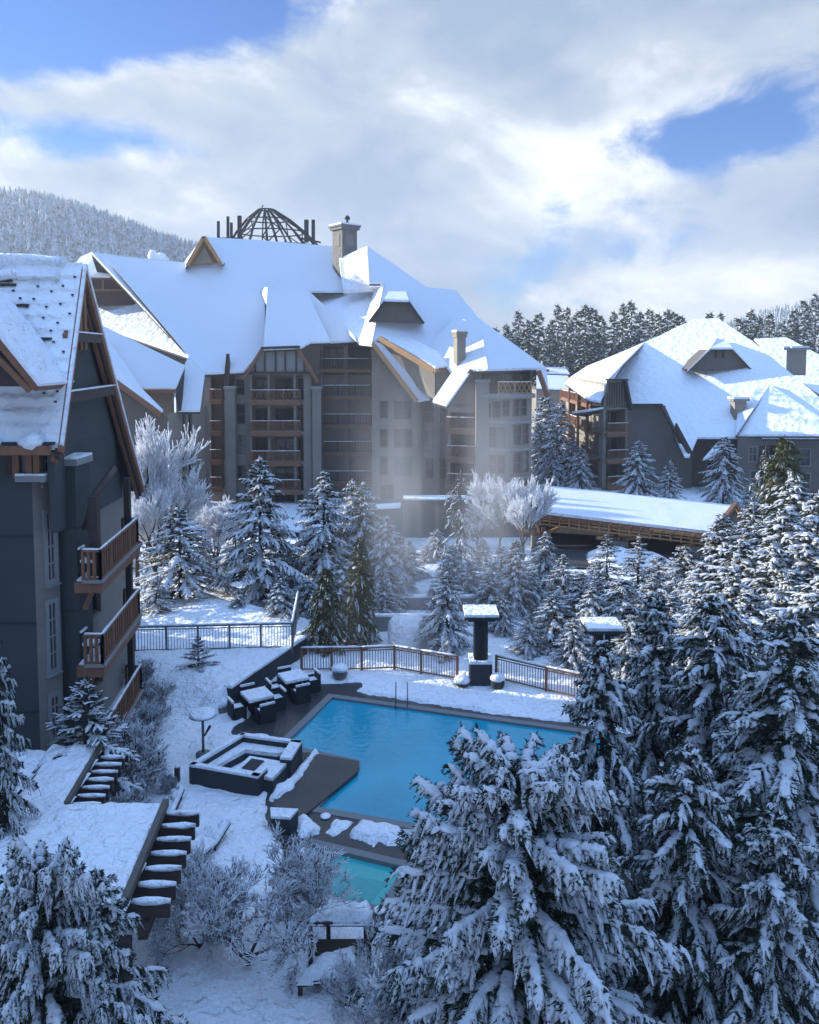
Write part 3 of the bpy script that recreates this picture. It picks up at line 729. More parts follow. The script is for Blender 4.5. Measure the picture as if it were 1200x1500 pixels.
    t = MB(); a = P(704, 560, 73.1); t.box((a.x-.4, 72.8, zb), (a.x+.75, 73.6, a.z), 'stucco'); t.box((a.x-.5, 72.7, a.z), (a.x+.85, 73.7, a.z+.25), 'trim'); t.build('pier', root)
    zm = P(740, 583, 72.7).z
    facade(A, B, zb, zm, None, m='stucco', wins=((711, 590, 719, 612), (722, 588, 733, 612), (736, 587, 746, 610), (716, 626, 727, 655), (729, 626, 739, 655), (716, 667, 727, 694), (729, 667, 739, 694), (716, 708, 738, 735)))
    facade(B, C_, zb, zm, None, m='stucco', wins=((752, 586, 760, 609), (763, 585, 771, 608), (753, 623, 763, 651), (766, 622, 774, 650), (753, 664, 763, 692), (766, 662, 774, 690), (753, 704, 774, 730)))
    facade(V(700, 74.7), V(779, 75.1), zm, P(740, 541, 74.7).z, None, m='stucco_dark', wins=((712, 552, 722, 566), (738, 549, 750, 572), (760, 549, 772, 562)))
    facade(C_, (C_[0]+.6, 92), zb, P(740, 541, 74.7).z, None, m='stucco')
    s = MB(); a = Vector((*A, zm)); b = Vector((*B, zm)); c = Vector((*C_, zm)); s.slab([a+Vector((-.2, -.25, .0)), b+Vector((0, -.3, 0)), c+Vector((.3, -.2, 0)), c+Vector((.3, 2, 0)), a+Vector((-.2, 2, 0))], (0, 0, .35), 'trim')
    for y in (620, 660, 702):
        s.build('floor_band', root); s = MB()
        z = P(740, y, 72.7).z; s.slab([a*1+Vector((0, -.08, z-zm)), b+Vector((0, -.1, z-zm)), b+Vector((0, .3, z-zm)), a+Vector((0, .3, z-zm))], (0, 0, .22), 'trim'); s.slab([b+Vector((0, -.1, z-zm)), c+Vector((0.05, -.08, z-zm)), c+Vector((0, .3, z-zm)), b+Vector((0, .3, z-zm))], (0, 0, .22), 'trim')
    s.build('floor_band', root)
    wl = Wall(V(728, 72.6), V(778, 73.3)); balcony(root, wl, 0, zm+.35, wl.L, out=.25, lattice=True, wood='timber_pale', fascia=.45)
    # --- ground floor parapet
    # --- roofs
    F1 = Plane(P(330, 545, 81.6), 1.18)
    r1 = [F1(*p) for p in ((134, 369), (180, 376), (275, 385), (300, 347), (374, 351), (492, 361), (500, 380), (504, 426), (388, 426), (388, 509), (357, 543), (298, 546), (279, 523))]
    rdg = [F1(*p) for p in ((134, 369), (275, 385), (300, 347), (374, 351), (492, 361))]
    back = [v+Vector((0, 13, -15)) for v in rdg]
    rf = roof(root, [r1, [rdg[0], rdg[1], back[1], back[0]], [rdg[2], rdg[3], back[3], back[2]], [rdg[3], rdg[4], back[4], back[3]]], th=.35)
    LF = Plane(P(275, 521, 80.8), .78, 26)
    lit = [LF(*p) for p in ((100, 400), (118, 376), (134, 369), (277, 522), (150, 478), (100, 458))]
    roof(root, [(lit, 'shingle_snow'), [LF(134, 369), F1(150, 372), F1(300, 547), LF(277, 522)]], th=.3)
    # half-hipped dormer left
    d = MB(); Yd = LF(190, 444).y-.6
    d.slab([P(128, 447, Yd), P(202, 446, Yd), P(164, 407, Yd), P(128, 404, Yd)], (0, 2.5, 0), 'timber_dark'); dd = d.build('dormer', root)
    t = MB(); t.beam(P(164, 405, Yd-.25), P(206, 445, Yd-.25), .5, .35, 'timber'); t.beam(P(128, 425, Yd-.1), P(180, 425, Yd-.1), .1, .25, 'timber'); t.beam(P(151, 410, Yd-.1), P(151, 425, Yd-.1), .3, .15, 'timber')
    t.build('bargeboard', dd)
    roof(dd, [[P(115, 403, Yd-.4), P(165, 404, Yd-.4), P(138, 376, Yd+5), P(118, 380, Yd+5)], [P(165, 404, Yd-.4), P(207, 444, Yd-.4), P(212, 440, Yd+2), P(138, 376, Yd+5)]], th=.2, name='dormer_roof', board='timber')
    # lower left roofs
    L1 = Plane(P(230, 568, 73.5), 1.3)
    roof(root, [[L1(*p) for p in ((112, 462), (155, 479), (271, 535), (257, 568), (207, 568), (150, 492), (120, 492))]], th=.28)
    roof(root, [[P(118, 470, 76), P(152, 488, 76), P(207, 568, 72.2), P(239, 600, 70.2), P(233, 605, 70.0), P(168, 553, 70.2), P(118, 535, 71)]], th=.25)
    t = MB(); t.beam(P(165, 556, 70), P(236, 608, 70), .4, .4, 'timber'); t.beam(P(208, 573, 72.8), P(258, 573, 72.8), .3, .35, 'timber'); t.build('bargeboard', root)
    m_ = MB(); ww = Wall(V(214, 74.3), V(254, 74.3)); ww.box(m_, 0, 9, ww.L, P(230, 572, 74.3).z, -.3, 0, 'stucco'); m_.build('wall', root)
    L2 = Plane(P(280, 601, 73.5), 1.35, -4)
    roof(root, [[L2(*p) for p in ((262, 600), (293, 600), (300, 548), (277, 522), (271, 532))]], th=.25)
    m_ = MB(); m_.slab([P(256, 570, 73.6), P(261, 602, 73.2), P(271, 533, 77)], (.25, 0, 0), 'slate'); m_.build('gable_wall', root)
    # stepped roof over balcony stack
    F3 = Plane(P(420, 509, 80.6), 1.18)
    roof(root, [[F3(*p) for p in ((392, 421), (447, 421), (484, 499), (455, 500), (441, 508), (386, 510))], [F3(447, 421), P(529, 497, 82.6), P(484, 500, 82.6)],
                [F3(392, 421), F3(392, 447), F1(381, 421)]], th=.3)
    TX = Plane(P(528, 497, 80.8), .8, 30)
    roof(root, [([TX(*p) for p in ((440, 419), (556, 419), (534, 497), (526, 498))], 'shingle_snow')], th=.2, board='snow', under='snow')
    A0 = P(538, 360, 88.5)
    sl = [P(545, 501, 77.8), P(563, 412, 83.5), P(550, 420, 86), P(526, 499, 80.4)]
    tp = [A0, P(541, 414, 84.5), P(563, 412, 83.5), P(550, 421, 86), P(503, 424, 87), P(497, 378, 90)]
    roof(root, [sl, tp], th=.2, board='snow', under='snow')
    F5 = Plane(P(545, 500, 78.0), 1.12, -14)
    sh = [F5(*p) for p in ((538, 360), (625, 420), (668, 425), (703, 468), (672, 500), (652, 522), (628, 508), (601, 497), (560, 493), (545, 500), (562, 413), (541, 413))]
    bk = [F5(538, 360), F5(625, 420), F5(668, 425), F5(703, 468)]
    roof(root, [sh]+[[bk[i], bk[i+1], bk[i+1]+Vector((3, 10, -12)), bk[i]+Vector((-1, 10, -12))] for i in range(3)], th=.35)
    # trapezoid dormer on that slope
    Yd = F5(580, 472).y-1.2; d = MB(); d.slab([P(543, 471, Yd), P(620, 472, Yd), P(597, 442, Yd), P(566, 441, Yd)], (0, 3.2, 0), 'board'); dd = d.build('dormer', root)
    t = MB(); t.beam(P(541, 472, Yd-.15), P(565, 440, Yd-.15), .35, .22, 'timber_dark'); t.beam(P(564, 440, Yd-.15), P(598, 441, Yd-.15), .35, .22, 'timber_dark'); t.beam(P(597, 440, Yd-.15), P(621, 474, Yd-.15), .35, .22, 'timber_dark'); t.build('bargeboard', dd)
    roof(dd, [[P(563, 438, Yd-.4), P(599, 439, Yd-.4), P(594, 425, Yd+4), P(570, 425, Yd+4)]], th=.15, name='dormer_roof')
    # big gabled dormer facing left, between the two gables
    d = MB()
    b = P(637, 541, 75.2)
    q = P(560, 500, 78.2)
    d.slab([q, P(600, 518, 76.9), b, P(637, 586, 75.4), P(613, 570, 76.8)], (.1, .3, 0), 'stucco_warm')
    d.slab([b, P(690, 541, 76.2), P(662, 578, 76.2), P(640, 588, 75.4)], (0, .3, 0), 'stucco'); dd = d.build('dormer', root)
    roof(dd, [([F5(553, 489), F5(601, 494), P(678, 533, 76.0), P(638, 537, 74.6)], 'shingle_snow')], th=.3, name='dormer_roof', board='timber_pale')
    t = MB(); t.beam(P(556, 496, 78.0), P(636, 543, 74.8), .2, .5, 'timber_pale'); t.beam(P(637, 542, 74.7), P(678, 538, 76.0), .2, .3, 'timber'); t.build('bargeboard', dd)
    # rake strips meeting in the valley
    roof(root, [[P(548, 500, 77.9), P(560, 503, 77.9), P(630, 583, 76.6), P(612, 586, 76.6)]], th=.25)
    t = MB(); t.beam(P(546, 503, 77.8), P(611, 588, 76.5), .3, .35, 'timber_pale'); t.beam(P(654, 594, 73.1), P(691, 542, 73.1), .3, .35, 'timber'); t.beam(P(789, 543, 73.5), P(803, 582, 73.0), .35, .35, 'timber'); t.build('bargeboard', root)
    F6 = Plane(P(697, 541, 72.9), .95, 38)
    lit6 = [F6(*p) for p in ((664, 467), (703, 467), (715, 539), (691, 541), (655, 592), (634, 586), (662, 545), (628, 506))]
    tp6 = F6(703, 467)
    roof(root, [lit6, [tp6, P(800, 538, 75.0), P(715, 540, 72.9)], [tp6, F6(664, 467), F6(664, 467)+Vector((2, 8, -9)), P(800, 538, 91)], [tp6, P(800, 538, 75.0), P(800, 538, 91)],
                [P(786, 540, 74.5), P(800, 538, 75.0), P(805, 580, 74.5), P(801, 582, 73.5)]], th=.3)
    # body behind, so that roofs sit on a building
    bd = MB(); bd.box((-24, 84, 0), (P(660, 600, 84).x, 100, 13.0), 'stucco'); bd.build('rear_block', root)
    # main chimney
    def chimney(px0, px1, ytop, ybot, Y, rot, m='trim', fin=False, panel=True, stand=0):
        ch = MB(); a = P(px0, ytop, Y); b = P(px1, ytop, Y); w = (b.x-a.x)/(math.cos(R(rot))+math.sin(R(rot)))/1.32; zc0 = P(px0, ybot, Y).z; cx_ = (a.x+b.x)/2
        def ring(r, z): return [Vector((cx_+r*math.cos(R(rot+45+90*i))*1.414/2, Y+r*math.sin(R(rot+45+90*i))*1.414/2, z)) for i in range(4)]
        H = a.z-zc0
        ch.slab(ring(w, a.z-.5), (0, 0, -(H-.5)-1.5), m); ch.slab(ring(w*1.22, a.z-.2), (0, 0, -.3), m); ch.slab(ring(w*1.34, a.z), (0, 0, -.198), m); ch.slab(ring(w*1.3, a.z+.16), (0, 0, -.158), 'snow')
        if panel:
            for k in range(4):
                r = ring(w*1.03, 0); p, q_ = r[k], r[(k+1) % 4]; p2 = p.lerp(q_, .25); q2 = p.lerp(q_, .75)
                ch.beam(p2+Vector((0, 0, a.z-.5-H*.28)), q2+Vector((0, 0, a.z-.5-H*.28)), .04, H*.3, 'stucco')
        if fin: ch.lathe((cx_+.3, Y, a.z+.15), [(.12, 0), (.12, .5), (.3, .55), (.3, .8), (.1, 1.0)], 10, 'slate')
        return ch.build('chimney', root)
    chimney(481, 529, 331, 386, 91, 38, m='stone', fin=True)
    chimney(662, 685, 486, 520, 75.0, 20, m='stucco_warm', panel=False)
    # gable at the ridge
    Yg = F1(298, 385).y-.8; d = MB(); d.slab([P(276, 388, Yg), P(323, 385, Yg+.8), P(299, 349, Yg)], (.5, 2, 0), 'timber_pale')
    dd = d.build('dormer', root); t = MB()
    for (p, q_) in (((275, 389), (299, 347)), ((299, 347), (324, 386))): t.beam(P(*p, Yg-.5), P(*q_, Yg-.5), .5, .35, 'timber_pale')
    t.slab([P(284, 386, Yg-.05), P(312, 385, Yg-.05), P(299, 360, Yg-.05)], (0, .02, 0), 'stucco_warm'); t.build('bargeboard', dd)
    roof(dd, [[P(299, 345, Yg-.6), P(326, 385, Yg-.6), P(340, 372, Yg+6), P(303, 346, Yg+6)], [P(299, 345, Yg-.6), P(272, 389, Yg-.6), P(268, 386, Yg+5), P(303, 346, Yg+6)]], th=.2, name='dormer_roof')
    ch = MB()
    ch.lathe(tuple(P(236, 384, 97)), [(1.0, -2), (.9, .0), (1.1, .5), (.3, 1.1)], 7, 'snow', lump=.3); ch.lathe(tuple(P(224, 384, 96)), [(.7, -2), (.6, .0), (.6, .9), (.3, 1.4)], 7, 'snow', lump=.3); ch.build('roof_vent', root)
    # skeleton dome of steel on the roof
    dm = MB(); Yc = 104; 
    cxm = P(401, 355, Yc).x; hw = (P(470, 355, Yc).x-P(335, 355, Yc).x)/2; zb_ = P(400, 362, Yc).z; zt_ = P(400, 307, Yc).z
    n = 16; topr = .95
    def dome(t_, a): r = hw*(1-t_)**.85+topr*t_; return Vector((cxm+r*math.cos(a)*1.0-.9*t_, Yc+r*math.sin(a)*.8, zb_+(zt_-zb_)*t_**.9))
    for i in range(n):
        a = 2*math.pi*i/n; pts = [dome(t_, a) for t_ in (0, .35, .7, 1)]
        for k in range(3): dm.beam(pts[k], pts[k+1], .26 if i % 4 == 0 else .16, .2, 'slate')
        a2 = 2*math.pi*(i+1)/n
        for t_ in (0, .35, .7, 1): dm.beam(dome(t_, a), dome(t_, a2), .14, .14, 'slate')
        if i % 2 == 0: dm.beam(dome(0, a), dome(.35, a2), .12, .12, 'slate'); dm.beam(dome(.35, a2), dome(.7, a), .12, .12, 'slate')
    dm.beam(dome(1, 2.5)+Vector((0, 0, 0)), Vector((cxm-1.3, Yc, zt_+.55)), .12, .12, 'slate')
    for (px, y0, y1, w) in ((320, 324, 346, .3), (334, 317, 346, .3), (339, 326, 346, .3), (351, 316, 352, .45), (449, 322, 347, .5), (459, 322, 352, .4)):
        dm.beam(P(px, y0, Yc-3), P(px, y1+8, Yc-3), w, w, 'slate')
    dm.beam(P(318, 349, Yc-3), P(352, 349, Yc-3), .2, .2, 'slate'); dm.beam(P(440, 349, Yc-3), P(470, 355, Yc-3), .2, .2, 'slate')
    dm.build('roof_frame', root)
build_hotel()

# ------------------------------------------------------------------ right hotel
def build_right_hotel():
    root = empty('hotel_building', (38, 92, 0), 'right hand hotel with a broad sunlit snowy roof and timber balconies on its left side', 'building')
    def V(px, Y): a = P(px, 600, Y); return (a.x, Y)
    FR = Plane(P(1010, 650, 88), .68, 24)
    main = [FR(*p) for p in ((888, 546), (905, 518), (944, 501), (966, 492), (985, 482), (1018, 467), (1052, 466), (1103, 500), (1240, 615), (1240, 640), (1085, 640), (1022, 640), (1010, 668), (1003, 668), (972, 600), (966, 592), (925, 592), (919, 556), (893, 553))]
    top = [FR(*p) for p in ((944, 501), (966, 492), (985, 482), (1018, 467), (1052, 466), (1103, 500), (1240, 615))]
    polys = [(main, 'shingle_snow')]+[[top[i], top[i+1], top[i+1]+Vector((4, 10, -8)), top[i]+Vector((4, 10, -8))] for i in range(len(top)-1)]
    rf = roof(root, polys, th=.35)
    # left lower slopes
    LL = Plane(P(840, 560, 92), .8, 55)
    roof(root, [([P(829, 560, 108), P(836, 552, 110), P(860, 536, 110), P(900, 520, 108), P(944, 501, 106), P(915, 530, 97), P(890, 556, 91), P(880, 588, 88.5), P(862, 584, 90), P(848, 574, 96)], 'roof_snow')], th=.35)
    # walls
    def fac(A, B, z0, z1, m, wins=(), logs=(), top=None, rail=None, timber='timber'):
        wl = Wall(A, B); mb = MB(); o = [wl.rect(r)+(.2,) for r in wins]+[wl.rect(r)+(1.5,) for r in logs]
        wall_mesh(mb, wl, 0, wl.L, z0, z1, o, m)
        if top: mb.poly([wl.W(*wl.px(*p)) for p in top], m)
        mb.build('wall', root)
        for r in wins: window(root, wl, wl.rect(r), 2, 2, sill=False, casing=.08)
        for r in logs:
            q = wl.rect(r); door_glass(root, wl, (q[0]+.2, q[1]+.05, q[2]-.2, q[1]+2.2), -1.48, 2); balcony(root, wl, q[0]-.1, q[1], q[2]+.1, out=.6, wood=timber)
        return wl
    # camera facing timber stack
    wl = fac(V(884, 89.5), V(920, 90.5), -.5, P(900, 595, 90).z, 'stucco', logs=((888, 600, 916, 633), (888, 640, 916, 672), (888, 680, 916, 710)), top=((884, 597), (889, 557), (912, 556), (920, 597)))
    t = MB(); 
    for k in range(8): px = 889+k*3.6; t.beam(wl.W(*wl.px(px, 594), .08), wl.W(*wl.px(px, 560 if k else 575), .08), .1, .12, 'timber_dark')
    t.beam(wl.W(*wl.px(886, 556), .5), wl.W(*wl.px(914, 556), .5), .8, .2, 'slate'); t.beam(wl.W(*wl.px(912, 556), .4), wl.W(*wl.px(921, 600), .4), .7, .25, 'slate'); t.build('gable_timber', root)
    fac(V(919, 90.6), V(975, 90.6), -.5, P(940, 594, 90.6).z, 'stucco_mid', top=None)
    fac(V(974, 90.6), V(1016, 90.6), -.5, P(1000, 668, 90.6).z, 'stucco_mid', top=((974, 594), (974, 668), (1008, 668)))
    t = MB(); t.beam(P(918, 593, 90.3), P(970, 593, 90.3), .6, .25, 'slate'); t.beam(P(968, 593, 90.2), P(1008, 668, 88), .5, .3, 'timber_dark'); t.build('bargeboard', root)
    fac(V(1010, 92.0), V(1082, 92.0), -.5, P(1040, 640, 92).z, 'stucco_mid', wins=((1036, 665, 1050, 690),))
    # small left leaning gable between
    t = MB(); t.slab([P(992, 620, 87.4), P(1018, 668, 86.5), P(1012, 672, 86.6), P(990, 630, 87.4)], (0, .5, 0), 'timber_dark'); t.build('gable_wall', root)
    roof(root, [[P(1058, 640, 88.5), P(1082, 622, 90), P(1048, 664, 86.6), P(1030, 672, 86.5)]], th=.25)
    # left long side with balconies, lit by the sun
    A = V(829, 112); B = V(885, 90)
    wl = Wall(A, B); mb = MB(); ops = []
    rows = ((590, 617), (625, 652), (660, 690), (697, 722))
    zz = [0.4, 3.4, 6.4, 9.3]
    nb_ = 3
    for z in zz:
        for k in range(nb_): u = wl.L*(.08+.31*k); ops.append((u, z, u+wl.L*.22, z+2.4, 1.4))
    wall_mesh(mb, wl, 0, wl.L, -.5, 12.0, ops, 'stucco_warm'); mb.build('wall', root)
    for q in ops:
        door_glass(root, wl, (q[0]+.3, q[1]+.05, q[2]-.3, q[1]+2.2), -1.38, 2, m='timber'); balcony(root, wl, q[0]-.3, q[1], q[2]+.3, out=1.1, wood='timber', fascia=.3)
    g = MB()
    for px, Y in ((832, 110), (845, 104), (858, 98), (872, 93)):
        a = P(px, 600, Y); g.beam((a.x-.9, Y, 0), (a.x-.9, Y, 10.5), .28, .28, 'timber')
    g.build('gable_timber', root)
    roof(root, [([P(838, 603, 93), P(862, 600, 88), P(884, 596, 88), P(860, 606, 91)], 'roof_snow')], th=.3)
    # right wing with hip roof
    HP = Plane(P(1130, 637, 85.5), .7, 22)
    hip = [HP(*p) for p in ((1078, 636), (1240, 636), (1200, 610), (1128, 563), (1108, 563), (1096, 590))]
    hL = [P(1078, 636, 85.5), HP(1128, 563), HP(1100, 563)+Vector((0, 3, 0)), P(1074, 634, 95)]
    roof(root, [(hip, 'shingle_snow'), hL, [HP(1128, 563), HP(1240, 636), HP(1240, 636)+Vector((0, 10, 0)), HP(1128, 563)+Vector((1, 8, 0))]], th=.35)
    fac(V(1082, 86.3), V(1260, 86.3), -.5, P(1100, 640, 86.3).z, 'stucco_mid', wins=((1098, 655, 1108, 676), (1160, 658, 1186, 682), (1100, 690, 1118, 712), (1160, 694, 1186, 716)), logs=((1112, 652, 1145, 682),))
    # dormer
    Yd = FR(1055, 541).y-.9; d = MB(); d.slab([P(1010, 541, Yd), P(1100, 540, Yd), P(1072, 512, Yd), P(1042, 512, Yd)], (0, 4, 0), 'board'); dd = d.build('dormer', root)
    t = MB(); t.beam(P(1009, 542, Yd-.2), P(1042, 511, Yd-.2), .35, .25, 'timber'); t.beam(P(1041, 511, Yd-.2), P(1073, 511, Yd-.2), .35, .22, 'timber'); t.beam(P(1071, 511, Yd-.2), P(1101, 541, Yd-.2), .35, .25, 'timber')
    t.beam(P(1050, 524, Yd-.1), P(1050, 513, Yd-.1), .2, .2, 'timber_dark'); t.beam(P(1060, 524, Yd-.1), P(1060, 513, Yd-.1), .2, .2, 'timber_dark'); t.build('bargeboard', dd)
    roof(dd, [[P(1041, 509, Yd-.4), P(1074, 509, Yd-.4), P(1062, 498, Yd+5), P(1050, 495, Yd+5)], [P(1074, 509, Yd-.4), P(1104, 541, Yd-.4), P(1075, 512, Yd+5), P(1062, 498, Yd+5)], [P(1041, 509, Yd-.4), P(1007, 542, Yd-.4), P(1028, 520, Yd+5), P(1050, 495, Yd+5)]], th=.2, name='dormer_roof')
    def ch(px0, px1, yt, yb, Y, m='stucco_warm'):
        q = MB(); a = P(px0, yt, Y); b = P(px1, yt, Y); w = b.x-a.x; zb_ = P(px0, yb, Y).z-1.5
        q.box((a.x, Y, zb_), (b.x, Y+w, a.z-.3), m); q.box((a.x-.25, Y-.25, a.z-.3), (b.x+.25, Y+w+.25, a.z-.02), 'trim'); q.box((a.x-.25, Y-.25, a.z-.018), (b.x+.25, Y+w+.25, a.z+.18), 'snow'); q.build('chimney', root)
    ch(1162, 1182, 509, 532, 101); ch(1077, 1094, 584, 608, 89.5); ch(1153, 1170, 582, 592, 93)
    # rear roof at right edge
    RR = Plane(P(1180, 545, 112), .66, 22)
    roof(root, [([RR(*p) for p in ((1105, 496), (1152, 494), (1240, 540), (1240, 600), (1150, 545))], 'shingle_snow')], th=.4)
    bd = MB(); bd.box((P(880, 600, 92).x, 93, -.5), (70, 106, 8), 'stucco'); bd.build('rear_block', root)
build_right_hotel()

# ------------------------------------------------------------------ covered entrance, far lodge
def build_porte():
    root = empty('covered_entrance', (15, 60, 0), 'long timber framed covered driveway entrance with a snowy shed roof', 'shelter')
    ez = P(800, 752, 60).z
    e0 = P(787, 748, 62); e1 = P(1040, 778, 58.5); r1 = P(1077, 740, 67); r0 = P(800, 711, 71)
    mid = P(1012, 780, 58)
    roof(root, [[e0, e1, r1, r0], [r0, r1, Vector((r1.x+1.5, r1.y+7, r1.z-2.2)), Vector((r0.x+1.5, r0.y+7, r0.z-2.2))]], th=.3, board='timber')
    g = MB(); g.slab([P(1042, 776, 59), P(1090, 772, 62), P(1078, 745, 66)], (.1, .4, 0), 'timber_dark'); g.beam(P(1046, 779, 58.5), P(1078, 738, 66), .3, .35, 'timber'); g.beam(P(1078, 738, 66), P(1094, 768, 63), .3, .35, 'timber'); g.build('gable_wall', root)
    b = MB()
    for k, dz in enumerate((.42, .72, 1.0)):
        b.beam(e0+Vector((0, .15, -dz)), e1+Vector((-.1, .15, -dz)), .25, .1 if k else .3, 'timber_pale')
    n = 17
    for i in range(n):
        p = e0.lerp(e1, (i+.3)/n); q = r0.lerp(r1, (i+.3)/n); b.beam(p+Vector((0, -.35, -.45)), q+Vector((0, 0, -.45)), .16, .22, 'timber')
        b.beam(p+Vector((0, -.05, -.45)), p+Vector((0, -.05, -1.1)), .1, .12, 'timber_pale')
    b.build('beam', root)
    for t_ in (.02, .5, .96):
        p = e0.lerp(e1, t_)+Vector((0, .5, 0)); c = MB()
        for dx in (-.35, .35): c.beam((p.x+dx, p.y, 0), (p.x+dx, p.y, p.z-1.4), .3, .3, 'timber_pale' if t_ > .9 else 'timber')
        c.beam((p.x-.35, p.y, 1.2), (p.x-1.7, p.y, p.z-1.4), .2, .24, 'timber_pale'); c.beam((p.x+.35, p.y, 1.2), (p.x+1.6, p.y, p.z-1.4), .2, .24, 'timber_pale')
        c.beam((p.x, p.y, 1.2), (p.x, p.y+2.2, p.z-1.2), .2, .24, 'timber_pale'); c.box((p.x-.6, p.y-.4, -.2), (p.x+.6, p.y+.4, 1.1), 'stone'); c.build('post', root)
    for t_ in (.05, .5, .95):
        p = r0.lerp(r1, t_); c = MB(); c.beam((p.x, p.y, 0), (p.x, p.y, p.z-.5), .5, .5, 'timber_dark'); c.build('post', root)
    w = MB(); p = r0.lerp(r1, .0); q = r0.lerp(r1, .55); w.slab([(p.x, p.y-.5, 0), (q.x, q.y-.5, 0), (q.x, q.y-.5, q.z-.7), (p.x, p.y-.5, p.z-.7)], (0, .3, 0), 'timber_dark'); w.build('wall', root)
    # driveway beneath
    d = MB(); d.poly([(e0.x-1, 57, .25), (e1.x+4, 52, .25), (r1.x+3, 72, .25), (r0.x-1, 76, .25)], 'asphalt'); tag(d.build('driveway'), kind='structure')
    for (px, py, r, s, lb) in ((930, 806, 1.9, 1, 'ploughed snow bank under the covered entrance, nearer its timber post'), (900, 800, 1.5, 2, 'smaller ploughed snow bank left of the larger one under the covered entrance')):
        c = G(px, py+20, .2); m_ = MB(); m_.lathe((c.x, c.y, .1), [(r*1.6, 0), (r*1.3, .45), (r*.8, .8), (r*.1, .95)], 14, 'snow', lump=.14); tag(m_.build('snow_bank'), lb, 'snow bank', 'snow banks by the driveway')
build_porte()
def build_far():
    root = empty('far_lodge', (32, 160, 0), 'distant low lodge with snowy roofs seen in the gap between the hotels', 'building')
    Y = 165; roof(root, [[P(782, 545, Y-8), P(835, 547, Y-8), P(828, 538, Y), P(790, 537, Y)], [P(786, 568, Y-25), P(836, 570, Y-25), P(832, 550, Y-8), P(786, 548, Y-8)]], th=.6)
    b = MB(); b.box((P(786, 560, Y-24).x, Y-24, 0), (P(834, 560, Y-24).x, Y-6, P(800, 571, Y-24).z), 'stucco'); b.build('wall', root)
    c = MB(); c.box((P(797, 540, Y-8).x, Y-7, 10), (P(806, 540, Y-8).x, Y-5, P(800, 541, Y-8).z), 'stucco_mid'); c.build('chimney', root)
    s = MB(); s.lathe(tuple(P(818, 522, 190)), [(3, -8), (2.6, 0), (3, 4), (1.5, 8)], 8, 'snow', lump=.3)
build_far()

# ------------------------------------------------------------------ trees
def np_mesh(name, parts, mats):
    """parts: list of (verts Nx3, faces Mxk, material index, smooth)"""
    me = bpy.data.meshes.new(name); V_ = []; loops = []; starts = []; totals = []; mi = []; sm = []; o = 0; ls = 0
    for v, f, m, s in parts:
        if len(f) == 0: continue
        V_.append(v); f = np.asarray(f); k = f.shape[1]; loops.append((f+o).ravel()); starts.append(ls+np.arange(len(f))*k); totals.append(np.full(len(f), k))
        mi.append(np.full(len(f), m)); sm.append(np.full(len(f), s)); o += len(v); ls += f.size
    V_ = np.concatenate(V_).astype(np.float32); loops = np.concatenate(loops).astype(np.int32); starts = np.concatenate(starts).astype(np.int32); totals = np.concatenate(totals).astype(np.int32)
    me.vertices.add(len(V_)); me.vertices.foreach_set('co', V_.ravel()); me.loops.add(len(loops)); me.loops.foreach_set('vertex_index', loops)
    me.polygons.add(len(starts)); me.polygons.foreach_set('loop_start', starts); me.polygons.foreach_set('loop_total', totals)
    me.polygons.foreach_set('material_index', np.concatenate(mi).astype(np.int32)); me.polygons.foreach_set('use_smooth', np.concatenate(sm).astype(bool))
    for m in mats: me.materials.append(MATS[m])
    me.update(calc_edges=True); return me
def nrm(a): return a/np.maximum(np.linalg.norm(a, axis=-1, keepdims=True), 1e-9)
UP = np.array([0, 0, 1.0])
